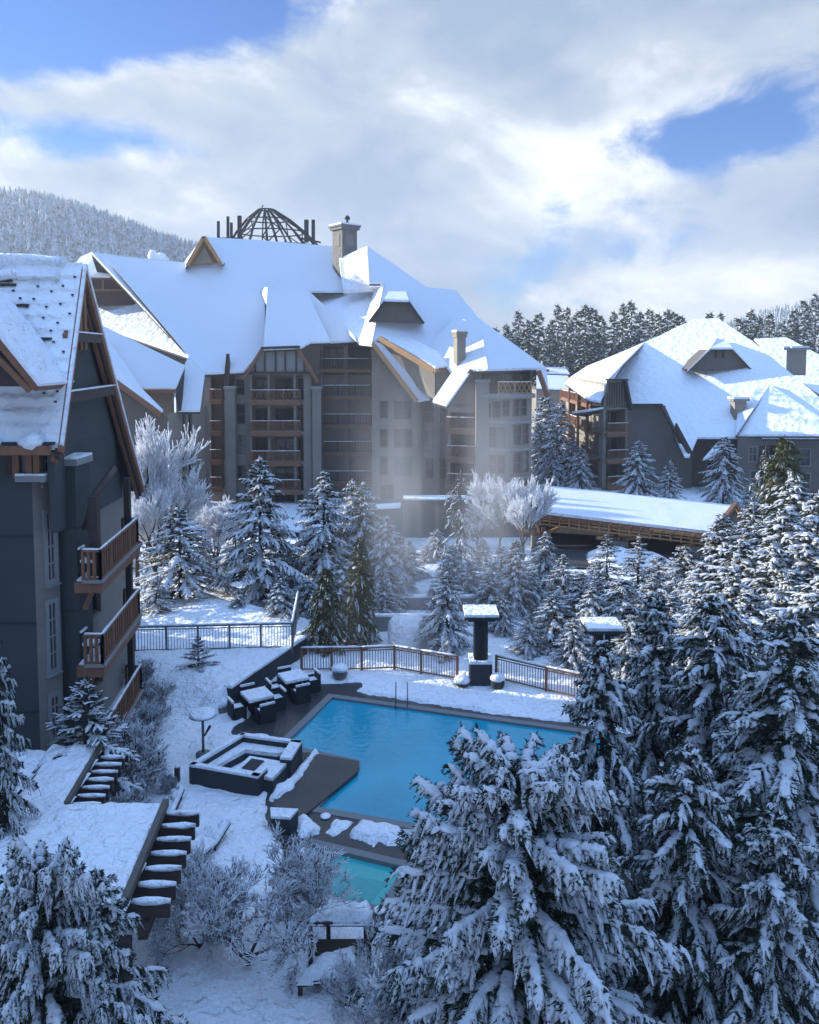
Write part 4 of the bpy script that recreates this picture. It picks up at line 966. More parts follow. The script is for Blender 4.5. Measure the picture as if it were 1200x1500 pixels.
def twig_arrays(P0, D, L, W, droop, rng, nneed, nsz, snow_keep, snow_h, segs=4, ring=6, sw=(.5, 1.0)):
    """P0,D: N x 3 start and direction, L,W: N length, half width. returns green part and snow part"""
    N = len(P0); D = nrm(D); S = nrm(np.cross(D, UP)+1e-6); U = np.cross(S, D)
    # needles as slender triangles round the twig
    k = nneed; s = (np.arange(k)+rng.random((N, k)))/k
    ang = rng.uniform(-math.pi*.98, math.pi*.98, (N, k))     # 0 = straight down side
    side = np.sin(ang); upc = -np.cos(ang)*.75-.15
    base = P0[:, None]+D[:, None]*(s*L[:, None])[..., None]-UP*(droop[:, None]*s**2)[..., None]
    taper = (1.0-.55*s)*W[:, None]
    nd = D[:, None]*(.75+.5*rng.random((N, k)))[..., None]+S[:, None]*side[..., None]+U[:, None]*upc[..., None]
    nd = nrm(nd); ln = taper*rng.uniform(1.0, 1.9, (N, k))*nsz
    tip = base+nd*ln[..., None]-UP*(.12*ln)[..., None]
    pv = nrm(np.cross(nd, rng.normal(size=(N, k, 3)))); hw = ln*rng.uniform(.13, .24, (N, k))
    b0 = base+pv*hw[..., None]; b1 = base-pv*hw[..., None]
    gv = np.stack([b0, b1, tip], 2).reshape(-1, 3); gf = np.arange(len(gv)).reshape(-1, 3)
    # snow lying along the top of the twig
    keep = rng.random(N) < snow_keep; P1, D1, L1, W1, S1, U1, dr = P0[keep], D[keep], L[keep], W[keep], S[keep], U[keep], droop[keep]; M = len(P1)
    t = np.linspace(0, 1, segs+1); prof = np.sin(np.clip(t*.86+.14, 0, 1)*math.pi)**.55; a = np.linspace(0, 2*math.pi, ring, endpoint=False)
    prof[-1] *= .5
    jit = rng.uniform(.65, 1.25, (M, segs+1)); jj = rng.uniform(.8, 1.2, (M, segs+1, ring))
    w = W1[:, None]*prof[None]*jit*rng.uniform(sw[0], sw[1], (M, 1))
    h = snow_h*W1[:, None]*prof[None]*jit*rng.uniform(.5, 1.1, (M, 1))
    cen = P1[:, None]+D1[:, None]*(t[None]*L1[:, None]*1.0)[..., None]-UP*(dr[:, None]*t[None]**2)[..., None]+UP*(W1[:, None]*.10)[..., None]
    ca, sa = np.cos(a), np.sin(a); sa2 = np.where(sa > 0, sa, sa*.35)
    ring_v = cen[:, :, None]+S1[:, None, None]*(w[:, :, None]*ca*jj)[..., None]+UP*(h[:, :, None]*sa2*jj)[..., None]
    sv = ring_v.reshape(-1, 3); idx = np.arange(M)[:, None, None]*((segs+1)*ring); i = np.arange(segs)[None, :, None]*ring; r = np.arange(ring)[None, None]; r2 = (r+1) % ring
    sf = np.stack(np.broadcast_arrays(idx+i+r, idx+i+r2, idx+i+ring+r2, idx+i+ring+r), -1).reshape(-1, 4)
    cap = np.arange(M)[:, None]*((segs+1)*ring)+segs*ring+np.arange(ring)[None]
    return (gv, gf), (sv, sf), cap
def conifer(seed, H, Rb, nbr, ntw, nneed, droop=.35, snow=.85, snow_h=.55, tw_len=.42, tw_w=.09, base=.06, green='needles', shape=.85, up=.35, ring=6, segs=4, nsz=1.0, hang=.25, gap=0.0, sw=(.5, 1.0), top=.985, pad=1.5, lead=1.0):
    rng = np.random.default_rng(seed)
    f = (np.arange(nbr)+rng.random(nbr)*.8)/nbr; f = f**.9
    zb = H*(base+(1-base)*f*top)
    az = np.arange(nbr)*2.39996+rng.normal(0, .35, nbr)
    lump = 1+.22*np.sin(az*2+seed)+rng.normal(0, .13, nbr)
    Lb = Rb*np.clip((1-f), 0, 1)**shape*np.clip(lump, .45, 1.5)+.05*Rb*.6
    if gap: Lb[rng.random(nbr) < gap] *= .35
    el = (up*(f**1.2)*1.6-.12-.25*(1-f)*droop*2+rng.normal(0, .08, nbr))
    dr = Lb*droop*(1-.5*f)*rng.uniform(.6, 1.3, nbr)
    dirh = np.stack([np.cos(az), np.sin(az), np.zeros(nbr)], 1); B0 = np.stack([np.zeros(nbr), np.zeros(nbr), zb], 1)
    def bpt(j, s):        # point on branches j at parameter s
        return B0[j]+dirh[j]*(Lb[j]*s*np.cos(el[j]))[:, None]+UP*(Lb[j]*s*np.sin(el[j])-dr[j]*s**2+.25*dr[j]*s**5)[:, None]
    # twigs: along every branch, two sided, and the tip
    cnt = np.maximum(4, (ntw*(Lb/Rb)**.8).astype(int)); J = np.repeat(np.arange(nbr), cnt); within = np.concatenate([np.arange(c) for c in cnt]); C = np.repeat(cnt, cnt)
    s = .12+.88*(within+.5+rng.uniform(-.3, .3, len(J)))/C; s = np.clip(s, .05, 1.0); sgn = np.where(within % 2 == 0, 1, -1)
    P0 = bpt(J, s); P1_ = bpt(J, np.clip(s+.04, 0, 1.06)); T = nrm(P1_-P0)
    side = nrm(np.cross(T, UP))*sgn[:, None]
    spread = np.where(within == C-1, .1, rng.uniform(.55, 1.1, len(J)))
    D = nrm(T*1.0+side*spread[:, None]+UP*rng.uniform(-.25, .12, len(J))[:, None])
    L = tw_len*(Lb[J]/Rb)**.35*(1.25-.75*s)*rng.uniform(.65, 1.3, len(J))*np.where(within == C-1, 1.2, 1)
    W = tw_w*rng.uniform(.75, 1.3, len(J))*np.clip((Lb[J]/Rb)**.25, .5, 1); dd = L*hang*rng.uniform(.4, 1.6, len(J))
    g, sn, cap = twig_arrays(P0, D, L, W, dd, rng, nneed, nsz, snow*np.clip((s-.22)/.33, .10, 1.0), snow_h, segs, ring, sw)
    # spine snow + needles along the branch itself, drawn as short chained twigs
    ns = 4; Js = np.repeat(np.arange(nbr), ns); q = np.tile(np.arange(ns), nbr)/ns; A = bpt(Js, q*.98+.02); Bp = bpt(Js, np.clip(q+1/ns, 0, 1.02))
    Lg = np.linalg.norm(Bp-A, axis=1)*1.12; g2_, sn2, cap2 = twig_arrays(A, Bp-A, Lg, tw_w*pad*np.where(q > .2, np.clip(1.25-.5*q, .4, 1.2), .5), np.zeros(len(A)), rng, nneed, nsz/pad*1.1, snow*np.where(q > .2, .95, .3), snow_h*.95/pad**.6, segs, ring, sw)
    # leader
    lt = top-.015; z = np.array([[0, 0, H*(lt-.04)], [0, 0, H*lt]]); g3, sn3, cap3 = twig_arrays(z, np.array([[.05, .02, 1.0], [.03, 0.02, 1.0]]), np.array([H*.05, H*.045]), np.array([tw_w*.45]*2), np.zeros(2), rng, nneed*2, nsz, lead, snow_h*.6, segs, ring)
    crown = np_mesh('crown', [(g[0], g[1], 0, False), (g2_[0], g2_[1], 0, False), (g3[0], g3[1], 0, False), (sn[0], sn[1], 1, True), (sn2[0], sn2[1], 1, True), (sn3[0], sn3[1], 1, True)], [green, 'tree_snow'])
    # trunk with bare limbs
    mb = MB(); r0 = H*.014+.03
    mb.tube([(0, 0, -.3), (0, 0, H*.3), (0, 0, H*.65), (0, 0, H*(top-.025))], [r0*1.15, r0*.85, r0*.5, r0*.12], 7, 'bark')
    for j in range(0, nbr, max(1, nbr//60)):
        pts = [tuple(bpt(np.array([j]), np.array([q]))[0]) for q in (0, .35, .7, .97)]; mb.tube(pts, [r0*.22, r0*.16, r0*.1, .008], 4, 'bark')
    tr = MB_mesh(mb, 'trunk')
    return crown, tr
def MB_mesh(mb, name):
    me = bpy.data.meshes.new(name); me.from_pydata(mb.v, [], mb.f)
    for mn in mb.mats: me.materials.append(MATS[mn])
    me.polygons.foreach_set('material_index', mb.m); me.polygons.foreach_set('use_smooth', mb.sm); me.update(); return me
def plant(meshes, x, y, z, s, rot, name, label, cat, group=None, sz=None, tilt=0.0):
    root = bpy.data.objects.new(name, None); col.objects.link(root); root.location = (x, y, z); root.rotation_euler = (tilt, tilt*.5, rot); root.scale = (s, s, sz or s); root.empty_display_size = .3
    tag(root, label, cat, group)
    for nm, me in zip(('crown', 'trunk'), meshes):
        o = bpy.data.objects.new(nm, me); col.objects.link(o); o.parent = root
    return root
def at(px, py_top, Y, z0, Hm, meshes, name, label, cat='tree', group=None, wide=1.0, tilt=0.0, rot=None):
    """stand a tree of unit height Hm so that its top is at the pixel when its foot is on z0 at depth Y"""
    t = P(px, py_top, Y); s = (t.z-z0)/Hm
    return plant(meshes, t.x, Y, z0, s*wide, random.uniform(0, 6.28) if rot is None else rot, name, label, cat, group, sz=s, tilt=tilt)
# prototypes
MID = [conifer(11+i, 9.0, 3.1+.3*(i % 3), 112, 18, 7, droop=.34+.08*i, snow=.95, snow_h=.65, tw_len=.78, tw_w=.15, sw=(.6, 1.1), pad=1.7, ring=5, segs=3, nsz=1.5, shape=.78-.05*i, hang=.38, gap=.08) for i in range(4)]
SPARSE = [conifer(31+i, 7.0, 2.3, 76, 15, 7, droop=.28, snow=.9, snow_h=.55, tw_len=.56, tw_w=.11, ring=5, segs=3, nsz=1.5, shape=.85, gap=.12, hang=.3) for i in range(2)]
CEDAR = [conifer(41+i, 6.0, 1.7, 90, 16, 11, droop=.75, snow=.22, snow_h=.3, tw_len=.6, tw_w=.12, ring=5, segs=3, green='cedar_needles', nsz=1.6, shape=.6, hang=.9) for i in range(2)]
DIM = [conifer(47, 9.0, 2.6, 76, 16, 8, droop=.75, snow=.45, snow_h=.3, tw_len=.6, tw_w=.11, ring=5, segs=3, nsz=1.5, shape=.7, hang=1.0, gap=.15)]
FARC = [conifer(51+i, 12.0, 2.3+.3*i, 60, 10, 5, droop=.45, snow=.62, snow_h=.4, tw_len=1.0, tw_w=.24, sw=(.6, 1.1), ring=4, segs=2, nsz=1.6, shape=.85, hang=.5, gap=.15, base=.1) for i in range(3)]
NEAR = [conifer(61, 8.5, 3.35, 175, 38, 18, droop=.36, snow=.93, snow_h=.8, tw_len=.50, tw_w=.118, nsz=1.35, shape=.34, hang=1.1, up=.5, top=.85, sw=(.65, 1.2), segs=5, pad=1.5, lead=0.0),
        conifer(62, 10.0, 3.5, 118, 40, 17, droop=.60, snow=.74, snow_h=.65, tw_len=.56, tw_w=.115, sw=(.6, 1.2), nsz=1.5, shape=.62, hang=.9, up=.3, gap=.14, pad=1.6),
        conifer(63, 10.0, 3.5, 110, 40, 17, droop=.52, snow=.72, snow_h=.65, tw_len=.56, tw_w=.115, sw=(.6, 1.2), nsz=1.5, shape=.66, hang=.8, gap=.2, pad=1.6)]
SMALL = [conifer(71, 3.0, 1.2, 50, 16, 13, droop=.15, snow=.9, snow_h=.6, tw_len=.36, tw_w=.055, nsz=1.5, shape=.8, up=.5, hang=.2)]

def frosted(seed, H, spread, levels=5, nb=4, twig=.012, upward=.5, trunk_m='bark', first=.25, density=1.0, frost_from=2, thick=1.0, frost_r=1.0, frost_frac=1.0, all_frost=False):
    rng = random.Random(seed); dark = MB(); segs = []     # (p, q, r0, r1)
    def grow(p, d, L, r, lv):
        d = d.normalized(); n = 3; pts = [p]; q = p
        for i in range(n):
            d2 = (d+Vector((rng.gauss(0, .14), rng.gauss(0, .14), rng.gauss(0, .08)+.04*upward))).normalized(); q = q+d2*(L/n); pts.append(q); d = d2
        rr = [r*(1-.4*i/n) for i in range(n+1)]
        if lv < frost_from: dark.tube(pts, rr, 6, trunk_m)
        if lv >= 1:
            for i in range(n): segs.append((pts[i], pts[i+1], rr[i]*(1.25 if lv >= frost_from else .75), rr[i+1]*(1.25 if lv >= frost_from else .75), lv))
        if lv >= levels: return
        k = nb+(1 if lv > 1 else 0)
        for i in range(int(k*density+rng.random())):
            t = rng.uniform(.25, 1.0) if i else 1.0; j = min(n-1, int(t*n)); o = pts[j].lerp(pts[j+1], t*n-j) if j < n else pts[-1]
            a = rng.uniform(0, 6.28); sp = spread*rng.uniform(.5, 1.1)
            s1 = d.cross(Vector((math.cos(a), math.sin(a), .3))).normalized()
            grow(o, d*(1-.2*sp)+s1*sp+Vector((0, 0, upward*.25)), L*rng.uniform(.52, .78), r*rng.uniform(.45, .62), lv+1)
    dark.tube([(0, 0, -.2), (0, 0, H*first)], [H*.018*thick, H*.014*thick], 7, trunk_m)
    for i in range(nb):
        a = i*6.28/nb+rng.uniform(-.4, .4); grow(Vector((0, 0, H*first*rng.uniform(.5, 1))), Vector((math.cos(a)*spread, math.sin(a)*spread, 1.0)), H*.36, H*.012*thick, 0)
    A = np.array([s[0] for s in segs]); B = np.array([s[1] for s in segs]); r0 = np.maximum(np.array([s[2] for s in segs]), twig)*frost_r; r1 = np.maximum(np.array([s[3] for s in segs]), twig)*frost_r
    lvs = np.array([s[4] for s in segs]); lift = np.where(lvs < frost_from, .6, 0)[:, None]*r0[:, None]*UP; A = A+lift; B = B+lift
    D = nrm(B-A); S = nrm(np.cross(D, UP+.01)); U = np.cross(S, D); vs = []
    for a in (0, 2.094, 4.189):
        vs.append(A+(S*math.cos(a)+U*math.sin(a))*r0[:, None]); 
    for a in (0, 2.094, 4.189): vs.append(B+(S*math.cos(a)+U*math.sin(a))*r1[:, None])
    v = np.stack(vs, 1).reshape(-1, 3); b = np.arange(len(A))[:, None]*6
    f = np.concatenate([b+np.array([[0, 1, 4, 3]]), b+np.array([[1, 2, 5, 4]]), b+np.array([[2, 0, 3, 5]])])
    nf = len(A); fr = np.random.default_rng(seed).random(nf) < frost_frac
    up_ = np.concatenate([f[:nf][fr], f[nf:2*nf][fr]]); dn_ = np.concatenate([f[:nf][~fr], f[nf:2*nf][~fr], f[2*nf:]])
    if all_frost: up_ = f; dn_ = f[:1]
    return np_mesh('crown', [(v, up_, 0, False), (v, dn_, 1, False)], ['frost', trunk_m]), MB_mesh(dark, 'trunk')
FROST = [frosted(81, 9.0, .42, levels=4, nb=5, twig=.032, density=.95, upward=.9, all_frost=True), frosted(82, 5.0, .55, levels=4, nb=5, twig=.024, density=.95, upward=.8, all_frost=True)]
SHRUB = [frosted(83, 1.5, .7, levels=4, nb=6, twig=.007, upward=.6, first=.05, thick=.8), frosted(84, 1.3, .6, levels=3, nb=7, twig=.006, upward=.7, first=.05, thick=.7, frost_from=9)]
BARE = [frosted(85, 5.0, .66, levels=5, nb=4, twig=.011, upward=.55, first=.2, thick=.9, frost_from=3, frost_frac=.92)]

# ------------------------------------------------------------------ planting
GM = 'conifers in the garden between the hotels'
def hh(m): return {id(x): h for x, h in ((MID[0], 9), (MID[1], 9), (MID[2], 9), (MID[3], 9), (SPARSE[0], 7), (SPARSE[1], 7), (CEDAR[0], 6), (CEDAR[1], 6), (DIM[0], 9), (FARC[0], 12), (FARC[1], 12), (FARC[2], 12), (NEAR[0], 8.5), (NEAR[1], 10), (NEAR[2], 10), (SMALL[0], 3), (FROST[0], 9), (FROST[1], 5), (SHRUB[0], 1.5), (SHRUB[1], 1.3), (BARE[0], 5))}[id(m)]
def T(px, pt, Y, m, name, label, cat='tree', group=GM, wide=1.0, z0=0.0, tilt=0.0, rot=None): return at(px, pt, Y, z0, hh(m), m, name, label, cat, group, wide, tilt, rot)
C = 'conifer'
# middle distance, left group
T(380, 670, 48, MID[0], 'conifer_tree', 'tallest snowy conifer at left, standing before the hotel balconies with a sunlit top', C, wide=1.0)
T(262, 742, 47, MID[1], 'conifer_tree', 'broad blue shaded conifer behind the grey metal fence at left', C, wide=1.35)
T(172, 715, 56, MID[2], 'conifer_tree', 'snowy conifer half hidden behind the lodge balconies beside the frosted tree', C)
T(178, 850, 42, MID[3], 'conifer_tree', 'shorter conifer just right of the middle lodge balcony', C, wide=1.3)
T(330, 825, 50, SPARSE[0], 'conifer_tree', 'low snowy conifer between the broad shaded conifer and the tallest left one', C, wide=1.5)
T(425, 800, 50, MID[3], 'conifer_tree', 'lower conifer filling the gap right of the tallest left conifer', C, wide=1.3)
T(474, 690, 50, MID[1], 'conifer_tree', 'slender sunlit conifer, left one of the trio in front of the deep hotel balconies', C, wide=.95)
T(516, 703, 52, MID[2], 'conifer_tree', 'double topped conifer in the middle of the trio before the hotel balconies', C, wide=.9)
T(532, 706, 51, MID[0], 'conifer_tree', 'close neighbour to the right of the double topped conifer in the trio', C, wide=.95)
T(566, 755, 49, MID[3], 'conifer_tree', 'right hand snowy conifer of the trio, next to the rising steam', C, wide=1.1)
T(478, 832, 40.5, CEDAR[0], 'cedar_tree', 'short yellow green cedar with little snow behind the wooden pool fence', 'cedar', 'green cedars behind the pool fence', wide=1.0)
T(527, 790, 41.5, CEDAR[1], 'cedar_tree', 'taller yellow green cedar with little snow behind the wooden pool fence', 'cedar', 'green cedars behind the pool fence', wide=.85)
T(655, 838, 40.5, MID[2], 'conifer_tree', 'sunlit conifer just behind the wooden fence, left of the dark stone lantern tower', C, wide=1.15)
T(675, 690, 55, DIM[0], 'hemlock_tree', 'dim drooping hemlock with thin snow standing in the steam', 'hemlock', wide=1.0)
T(708, 850, 47, SPARSE[1], 'conifer_tree', 'small light topped conifer behind the flat cap of the dark lantern tower', C, wide=1.3)
T(756, 790, 46, MID[0], 'conifer_tree', 'snowy conifer just right of the dark stone lantern tower', C, wide=1.0)
T(800, 778, 49, MID[3], 'conifer_tree', 'conifer below the left end of the covered entrance roof', C, wide=.9)
T(826, 812, 44, MID[1], 'conifer_tree', 'sunlit conifer left of the second lantern tower cap', C, wide=1.0)
T(890, 782, 45, SPARSE[0], 'conifer_tree', 'slim sunlit conifer with a bare spike in front of the driveway', C, wide=1.05)
T(936, 785, 44, SPARSE[1], 'conifer_tree', 'snowy conifer in front of the ploughed snow bank of the driveway', C, wide=1.15)
T(1003, 800, 42, MID[2], 'conifer_tree', 'conifer in front of the timber post at the end of the covered entrance', C, wide=1.05)
T(775, 900, 40, MID[2], 'conifer_tree', 'low shaded conifer behind the pool fence right of the lantern tower', C, wide=1.5)
T(840, 905, 38, MID[0], 'conifer_tree', 'low shaded conifer left of the second lantern tower behind the fence', C, wide=1.5)
T(925, 900, 36, MID[3], 'conifer_tree', 'shaded conifer right of the second lantern tower', C, wide=1.3)
T(1060, 752, 41, MID[0], 'conifer_tree', 'sunlit green topped conifer right of the covered entrance gable', C, wide=1.1)
T(1105, 735, 45, MID[1], 'conifer_tree', 'tall sunlit conifer, second right of the covered entrance gable', C, wide=1.1)
T(1165, 700, 43, MID[3], 'conifer_tree', 'tall sunlit conifer close to the right edge below the right hotel wing', C, wide=1.2)
T(1150, 640, 52, CEDAR[0], 'cedar_tree', 'drooping olive green cedar before the windows of the right hotel wing', 'cedar', wide=.9)
T(1122, 655, 55, DIM[0], 'hemlock_tree', 'drooping dark hemlock left of the olive cedar at right', 'hemlock', wide=.8)
T(1200, 720, 40, MID[0], 'conifer_tree', 'conifer cut by the right edge of the picture at mid height', C, wide=1.2)
T(1135, 800, 36, MID[2], 'conifer_tree', 'blue shaded open conifer with a thin dark trunk at right', C, wide=1.1)
T(1185, 860, 34, DIM[0], 'hemlock_tree', 'narrow dark hemlock near the right edge in front of the sunlit conifers', 'hemlock', wide=.7)
T(1075, 830, 34, MID[1], 'conifer_tree', 'conifer with sunlit flanks left of the thin trunked one at right', C, wide=1.0)
# filling the belt
belt = [(598, 792, 54, 'at the left edge of the steam, before the garden wall'), (640, 775, 59, 'in the steam, tallest left of the dim hemlock'), (708, 790, 55, 'in the steam, right of the dim hemlock'), (572, 835, 47, 'right of the taller green cedar, behind the low wall'), (735, 800, 50, 'under the frosted trees, behind the lantern tower'), (600, 842, 50, 'behind the low garden wall, right of the taller green cedar'), (632, 862, 47, 'between the garden walls and the sunlit fence conifer'), (690, 822, 49, 'just behind the dim hemlock on its right'), (718, 838, 45.5, 'left of the one right of the lantern tower'),
        (745, 815, 52, 'under the tall shaded frosted tree'), (790, 800, 53, 'at the left foot of the covered entrance'), (455, 770, 55, 'in the second rank left of the slender sunlit one'), (500, 770, 57, 'between the slender and the double topped conifers'), (552, 790, 56, 'right of the double topped conifer, second rank'),
        (300, 790, 56, 'in the gap right of the broad blue shaded conifer'), (240, 770, 58, 'behind the broad blue shaded conifer'), (345, 770, 58, 'left of the tallest left conifer, second rank'), (405, 760, 60, 'right of the tallest left conifer, second rank'), (875, 820, 50, 'close to the driveway, left of the slim spiked conifer'),
        (965, 815, 47, 'close to the snow bank of the driveway'), (830, 850, 48, 'second rank under the timber rail of the entrance'), (1140, 900, 29, 'shaded, with broad snowy shelves low at the right'), (1085, 900, 29, 'shaded, with broad shelves right of the tall firs'), (586, 800, 54, 'behind the rising steam left of the dim hemlock'), (625, 800, 58, 'in the steam just left of the dim hemlock'), (640, 905, 42.5, 'low and close behind the sunlit fence corner'), (735, 868, 43, 'just behind the lantern tower on its right'),
        (780, 835, 47, 'between the lantern tower and the driveway posts'), (812, 870, 41, 'in the second rank above the shaded railing'), (852, 838, 43, 'between the slim spiked conifer and the sunlit one left of the second tower'),
        (868, 860, 40, 'right behind the cap of the second lantern tower'), (912, 848, 40, 'second rank, below the slim spiked conifer'), (960, 840, 41, 'below the snow bank of the driveway'), (985, 872, 37, 'shaded, left of the one before the end timber post'),
        (1030, 822, 40, 'with a lit left flank below the entrance gable'), (1035, 870, 35, 'darker, in front of the gable end trees'), (1090, 790, 38, 'dense, right of the entrance gable trees'), (1125, 760, 41, 'tall, third right of the entrance gable'),
        (1150, 745, 39, 'tall, fourth right of the entrance gable'), (1185, 780, 37, 'dense, nearly touching the right edge'), (1100, 865, 33, 'shaded, with snowy shelves right of the thin trunked one'), (1160, 835, 35, 'shaded, near the right edge beside the narrow hemlock'),
        (1205, 845, 32, 'cut by the right edge, shaded'), (450, 850, 46, 'low and dark behind the short railing'), (500, 815, 45, 'dark, between the two green cedars'), (562, 850, 45, 'beside the taller green cedar, in steam'), (410, 850, 44, 'low, behind the second metal fence'),
        (350, 862, 45, 'low, above the left part of the second metal fence'), (228, 850, 44, 'low, behind the left part of the metal fence'), (665, 800, 50, 'in front of the dim hemlock')]
for i, (px, pt, Y, lb) in enumerate(belt):
    T(px, pt, Y, MID[(i*3+1) % 4], 'conifer_tree', 'snowy conifer '+lb, C, wide=[1.5, 1.65, 1.4][i % 3])
# before the right hotel
for (px, pt, Y, m, lb) in ((936, 645, 80, MID[2], 'slim dark conifer against the blank wall of the right hotel'), (982, 674, 78, MID[0], 'snowy conifer in front of the valley wall of the right hotel'),
                           (1062, 640, 78, MID[3], 'tall dark conifer before the corner of the right hotel wing'), (852, 655, 84, MID[1], 'shaded conifer below the timber balconies of the right hotel'),
                           (1100, 700, 74, MID[0], 'small conifer beneath the balcony of the right hotel wing')):
    T(px, pt, Y, m, 'conifer_tree', lb, C, 'conifers before the right hotel')
for (px, pt, Y, m, lb) in ((800, 575, 100, MID[0], 'frosty conifer just right of the central hotel corner'), (822, 590, 96, MID[2], 'dark conifer in the gap left of the timber balconies'), (812, 655, 90, MID[3], 'lower dark conifer in the gap between the hotels'),
                           (790, 620, 97, MID[1], 'blue shaded conifer beside the central hotel corner windows'), (838, 640, 92, MID[0], 'conifer in the gap, nearest to the right hotel balconies')):
    T(px, pt, Y, m, 'conifer_tree', lb, C, 'conifers in the gap between the hotels')
# frosted broadleaf trees
FG = 'leafless trees covered in frost'
T(196, 618, 52, FROST[0], 'frosted_tree', 'tall sunlit white frosted tree beside the near lodge gable', group=FG, wide=.8, rot=.5)
T(225, 690, 50, FROST[0], 'frosted_tree', 'second white frosted tree, lower and right of the tall sunlit one', group=FG, wide=.9, rot=2.6)
T(316, 742, 55, FROST[1], 'frosted_tree', 'small white frosted tree between the two left conifers', group=FG, wide=1.0)
T(733, 696, 60, FROST[0], 'frosted_tree', 'tall blue shaded frosted tree left of the covered entrance', group=FG, wide=.85)
T(768, 705, 58, FROST[0], 'frosted_tree', 'frosted tree touching the left end of the covered entrance roof', group=FG, wide=.85)
T(700, 740, 62, FROST[1], 'frosted_tree', 'fainter frosted tree left of the tall shaded one in the steam', group=FG, wide=1.0)
T(362, 1250, 19.0, BARE[0], 'bare_tree', 'wide leafless tree dusted with snow in the centre foreground', group='bare trees in the foreground', wide=1.4, z0=-.2, rot=1.0)
T(290, 1285, 19.6, BARE[0], 'bare_tree', 'smaller leafless tree close to the pergola rafters, left of the wide bare tree', group='bare trees in the foreground', wide=1.1, z0=-.2, rot=4.2)
T(560, 1395, 17.0, BARE[0], 'bare_tree', 'small leafless tree at the bottom edge between the bare tree and the big fir', group='bare trees in the foreground', wide=1.0, z0=-.2, rot=3.0)
T(440, 1262, 21.0, SHRUB[0], 'frosted_shrub', 'frosted shrub leaning over the left side of the hot tub', 'shrub', 'frosted shrubs', z0=0, wide=.55)
T(1110, 1440, 16.0, BARE[0], 'bare_tree', 'twiggy leafless tree in the bottom right corner', group='bare trees in the foreground', z0=-.2, rot=2)
# foreground
T(755, 1040, 15.6, NEAR[0], 'fir_tree', 'huge snow laden fir in the foreground reaching over the pool', 'fir', 'snow laden firs in the foreground', wide=.90, rot=0.6, z0=-.5)
T(885, 935, 20.5, NEAR[1], 'fir_tree', 'narrow topped snowy fir rising above the right end of the pool', 'fir', 'snow laden firs in the foreground', wide=.85, z0=-.3)
T(962, 868, 24.5, NEAR[2], 'fir_tree', 'snowy fir behind and right of the narrow topped fir', 'fir', 'snow laden firs in the foreground', wide=.85, z0=-.2)
T(1052, 872, 22.0, NEAR[1], 'fir_tree', 'large dark fir with hanging snowy boughs at right, left of two', 'fir', 'snow laden firs in the foreground', wide=1.0, z0=-.3)
T(1165, 905, 19.0, NEAR[2], 'fir_tree', 'large dark fir with hanging snowy boughs at the right edge', 'fir', 'snow laden firs in the foreground', wide=1.1, z0=-.3)
T(1010, 1090, 17.5, NEAR[1], 'fir_tree', 'dark lower fir filling the shadow right of the huge fir', 'fir', 'snow laden firs in the foreground', wide=1.05, z0=-.5)
T(1135, 1180, 16.0, NEAR[2], 'fir_tree', 'lowest dark fir toward the bottom right corner', 'fir', 'snow laden firs in the foreground', wide=1.0, z0=-.5)
T(140, 1275, 14.4, NEAR[1], 'fir_tree', 'snow laden fir in the bottom left corner overlapping the snowy pergola roof', 'fir', 'snow laden firs in the foreground', wide=.85, z0=-.5, rot=2.2)
T(55, 1195, 14.0, NEAR[0], 'fir_tree', 'snow laden fir in the bottom left corner cut by the left edge', 'fir', 'snow laden firs in the foreground', wide=.62, z0=-.5, rot=.8)
T(-10, 935, 20, NEAR[2], 'fir_tree', 'snowy fir cut by the left edge beside the lodge corner', 'fir', 'snow laden firs in the foreground', wide=.42, z0=-.3)
T(124, 995, 25.0, SMALL[0], 'conifer_tree', 'small open conifer in front of the lowest lodge balcony', C, wide=1.3, z0=1.0)
T(290, 932, 36.0, SMALL[0], 'conifer_tree', 'small dark conifer between the metal fence and the patio heater', C, wide=1.1)
T(165, 1050, 27.0, SHRUB[0], 'frosted_shrub', 'frosted shrub at the foot of the lowest balcony', 'shrub', 'frosted shrubs', wide=1.2)
for (px, pt, Y, m, lb, w) in ((225, 985, 33, SHRUB[1], 'thin twiggy shrub in the snow left of the small dark conifer', 1.2), (212, 1020, 31, SHRUB[1], 'thin twiggy shrub below and left of the small dark conifer', 1.3),
                           (175, 1095, 26, SHRUB[1], 'twiggy shrub beside the upper pergola rafters', 1.4), (150, 1125, 24.5, SHRUB[0], 'low frosted shrub between the pergola rafters and the open snow', 1.2), (245, 1130, 27, SHRUB[0], 'little snowy shrub left of the fire pit corner', .7), (205, 962, 36, SHRUB[0], 'snowy shrub at the foot of the grey metal fence', .9),
                           (318, 1300, 20.5, SHRUB[1], 'dark twiggy shrub below the snowy lounge chairs', .8)):
    T(px, pt, Y, m, 'frosted_shrub' if m is SHRUB[0] else 'bare_shrub', lb, 'shrub', 'frosted shrubs' if m is SHRUB[0] else 'bare shrubs', wide=w)
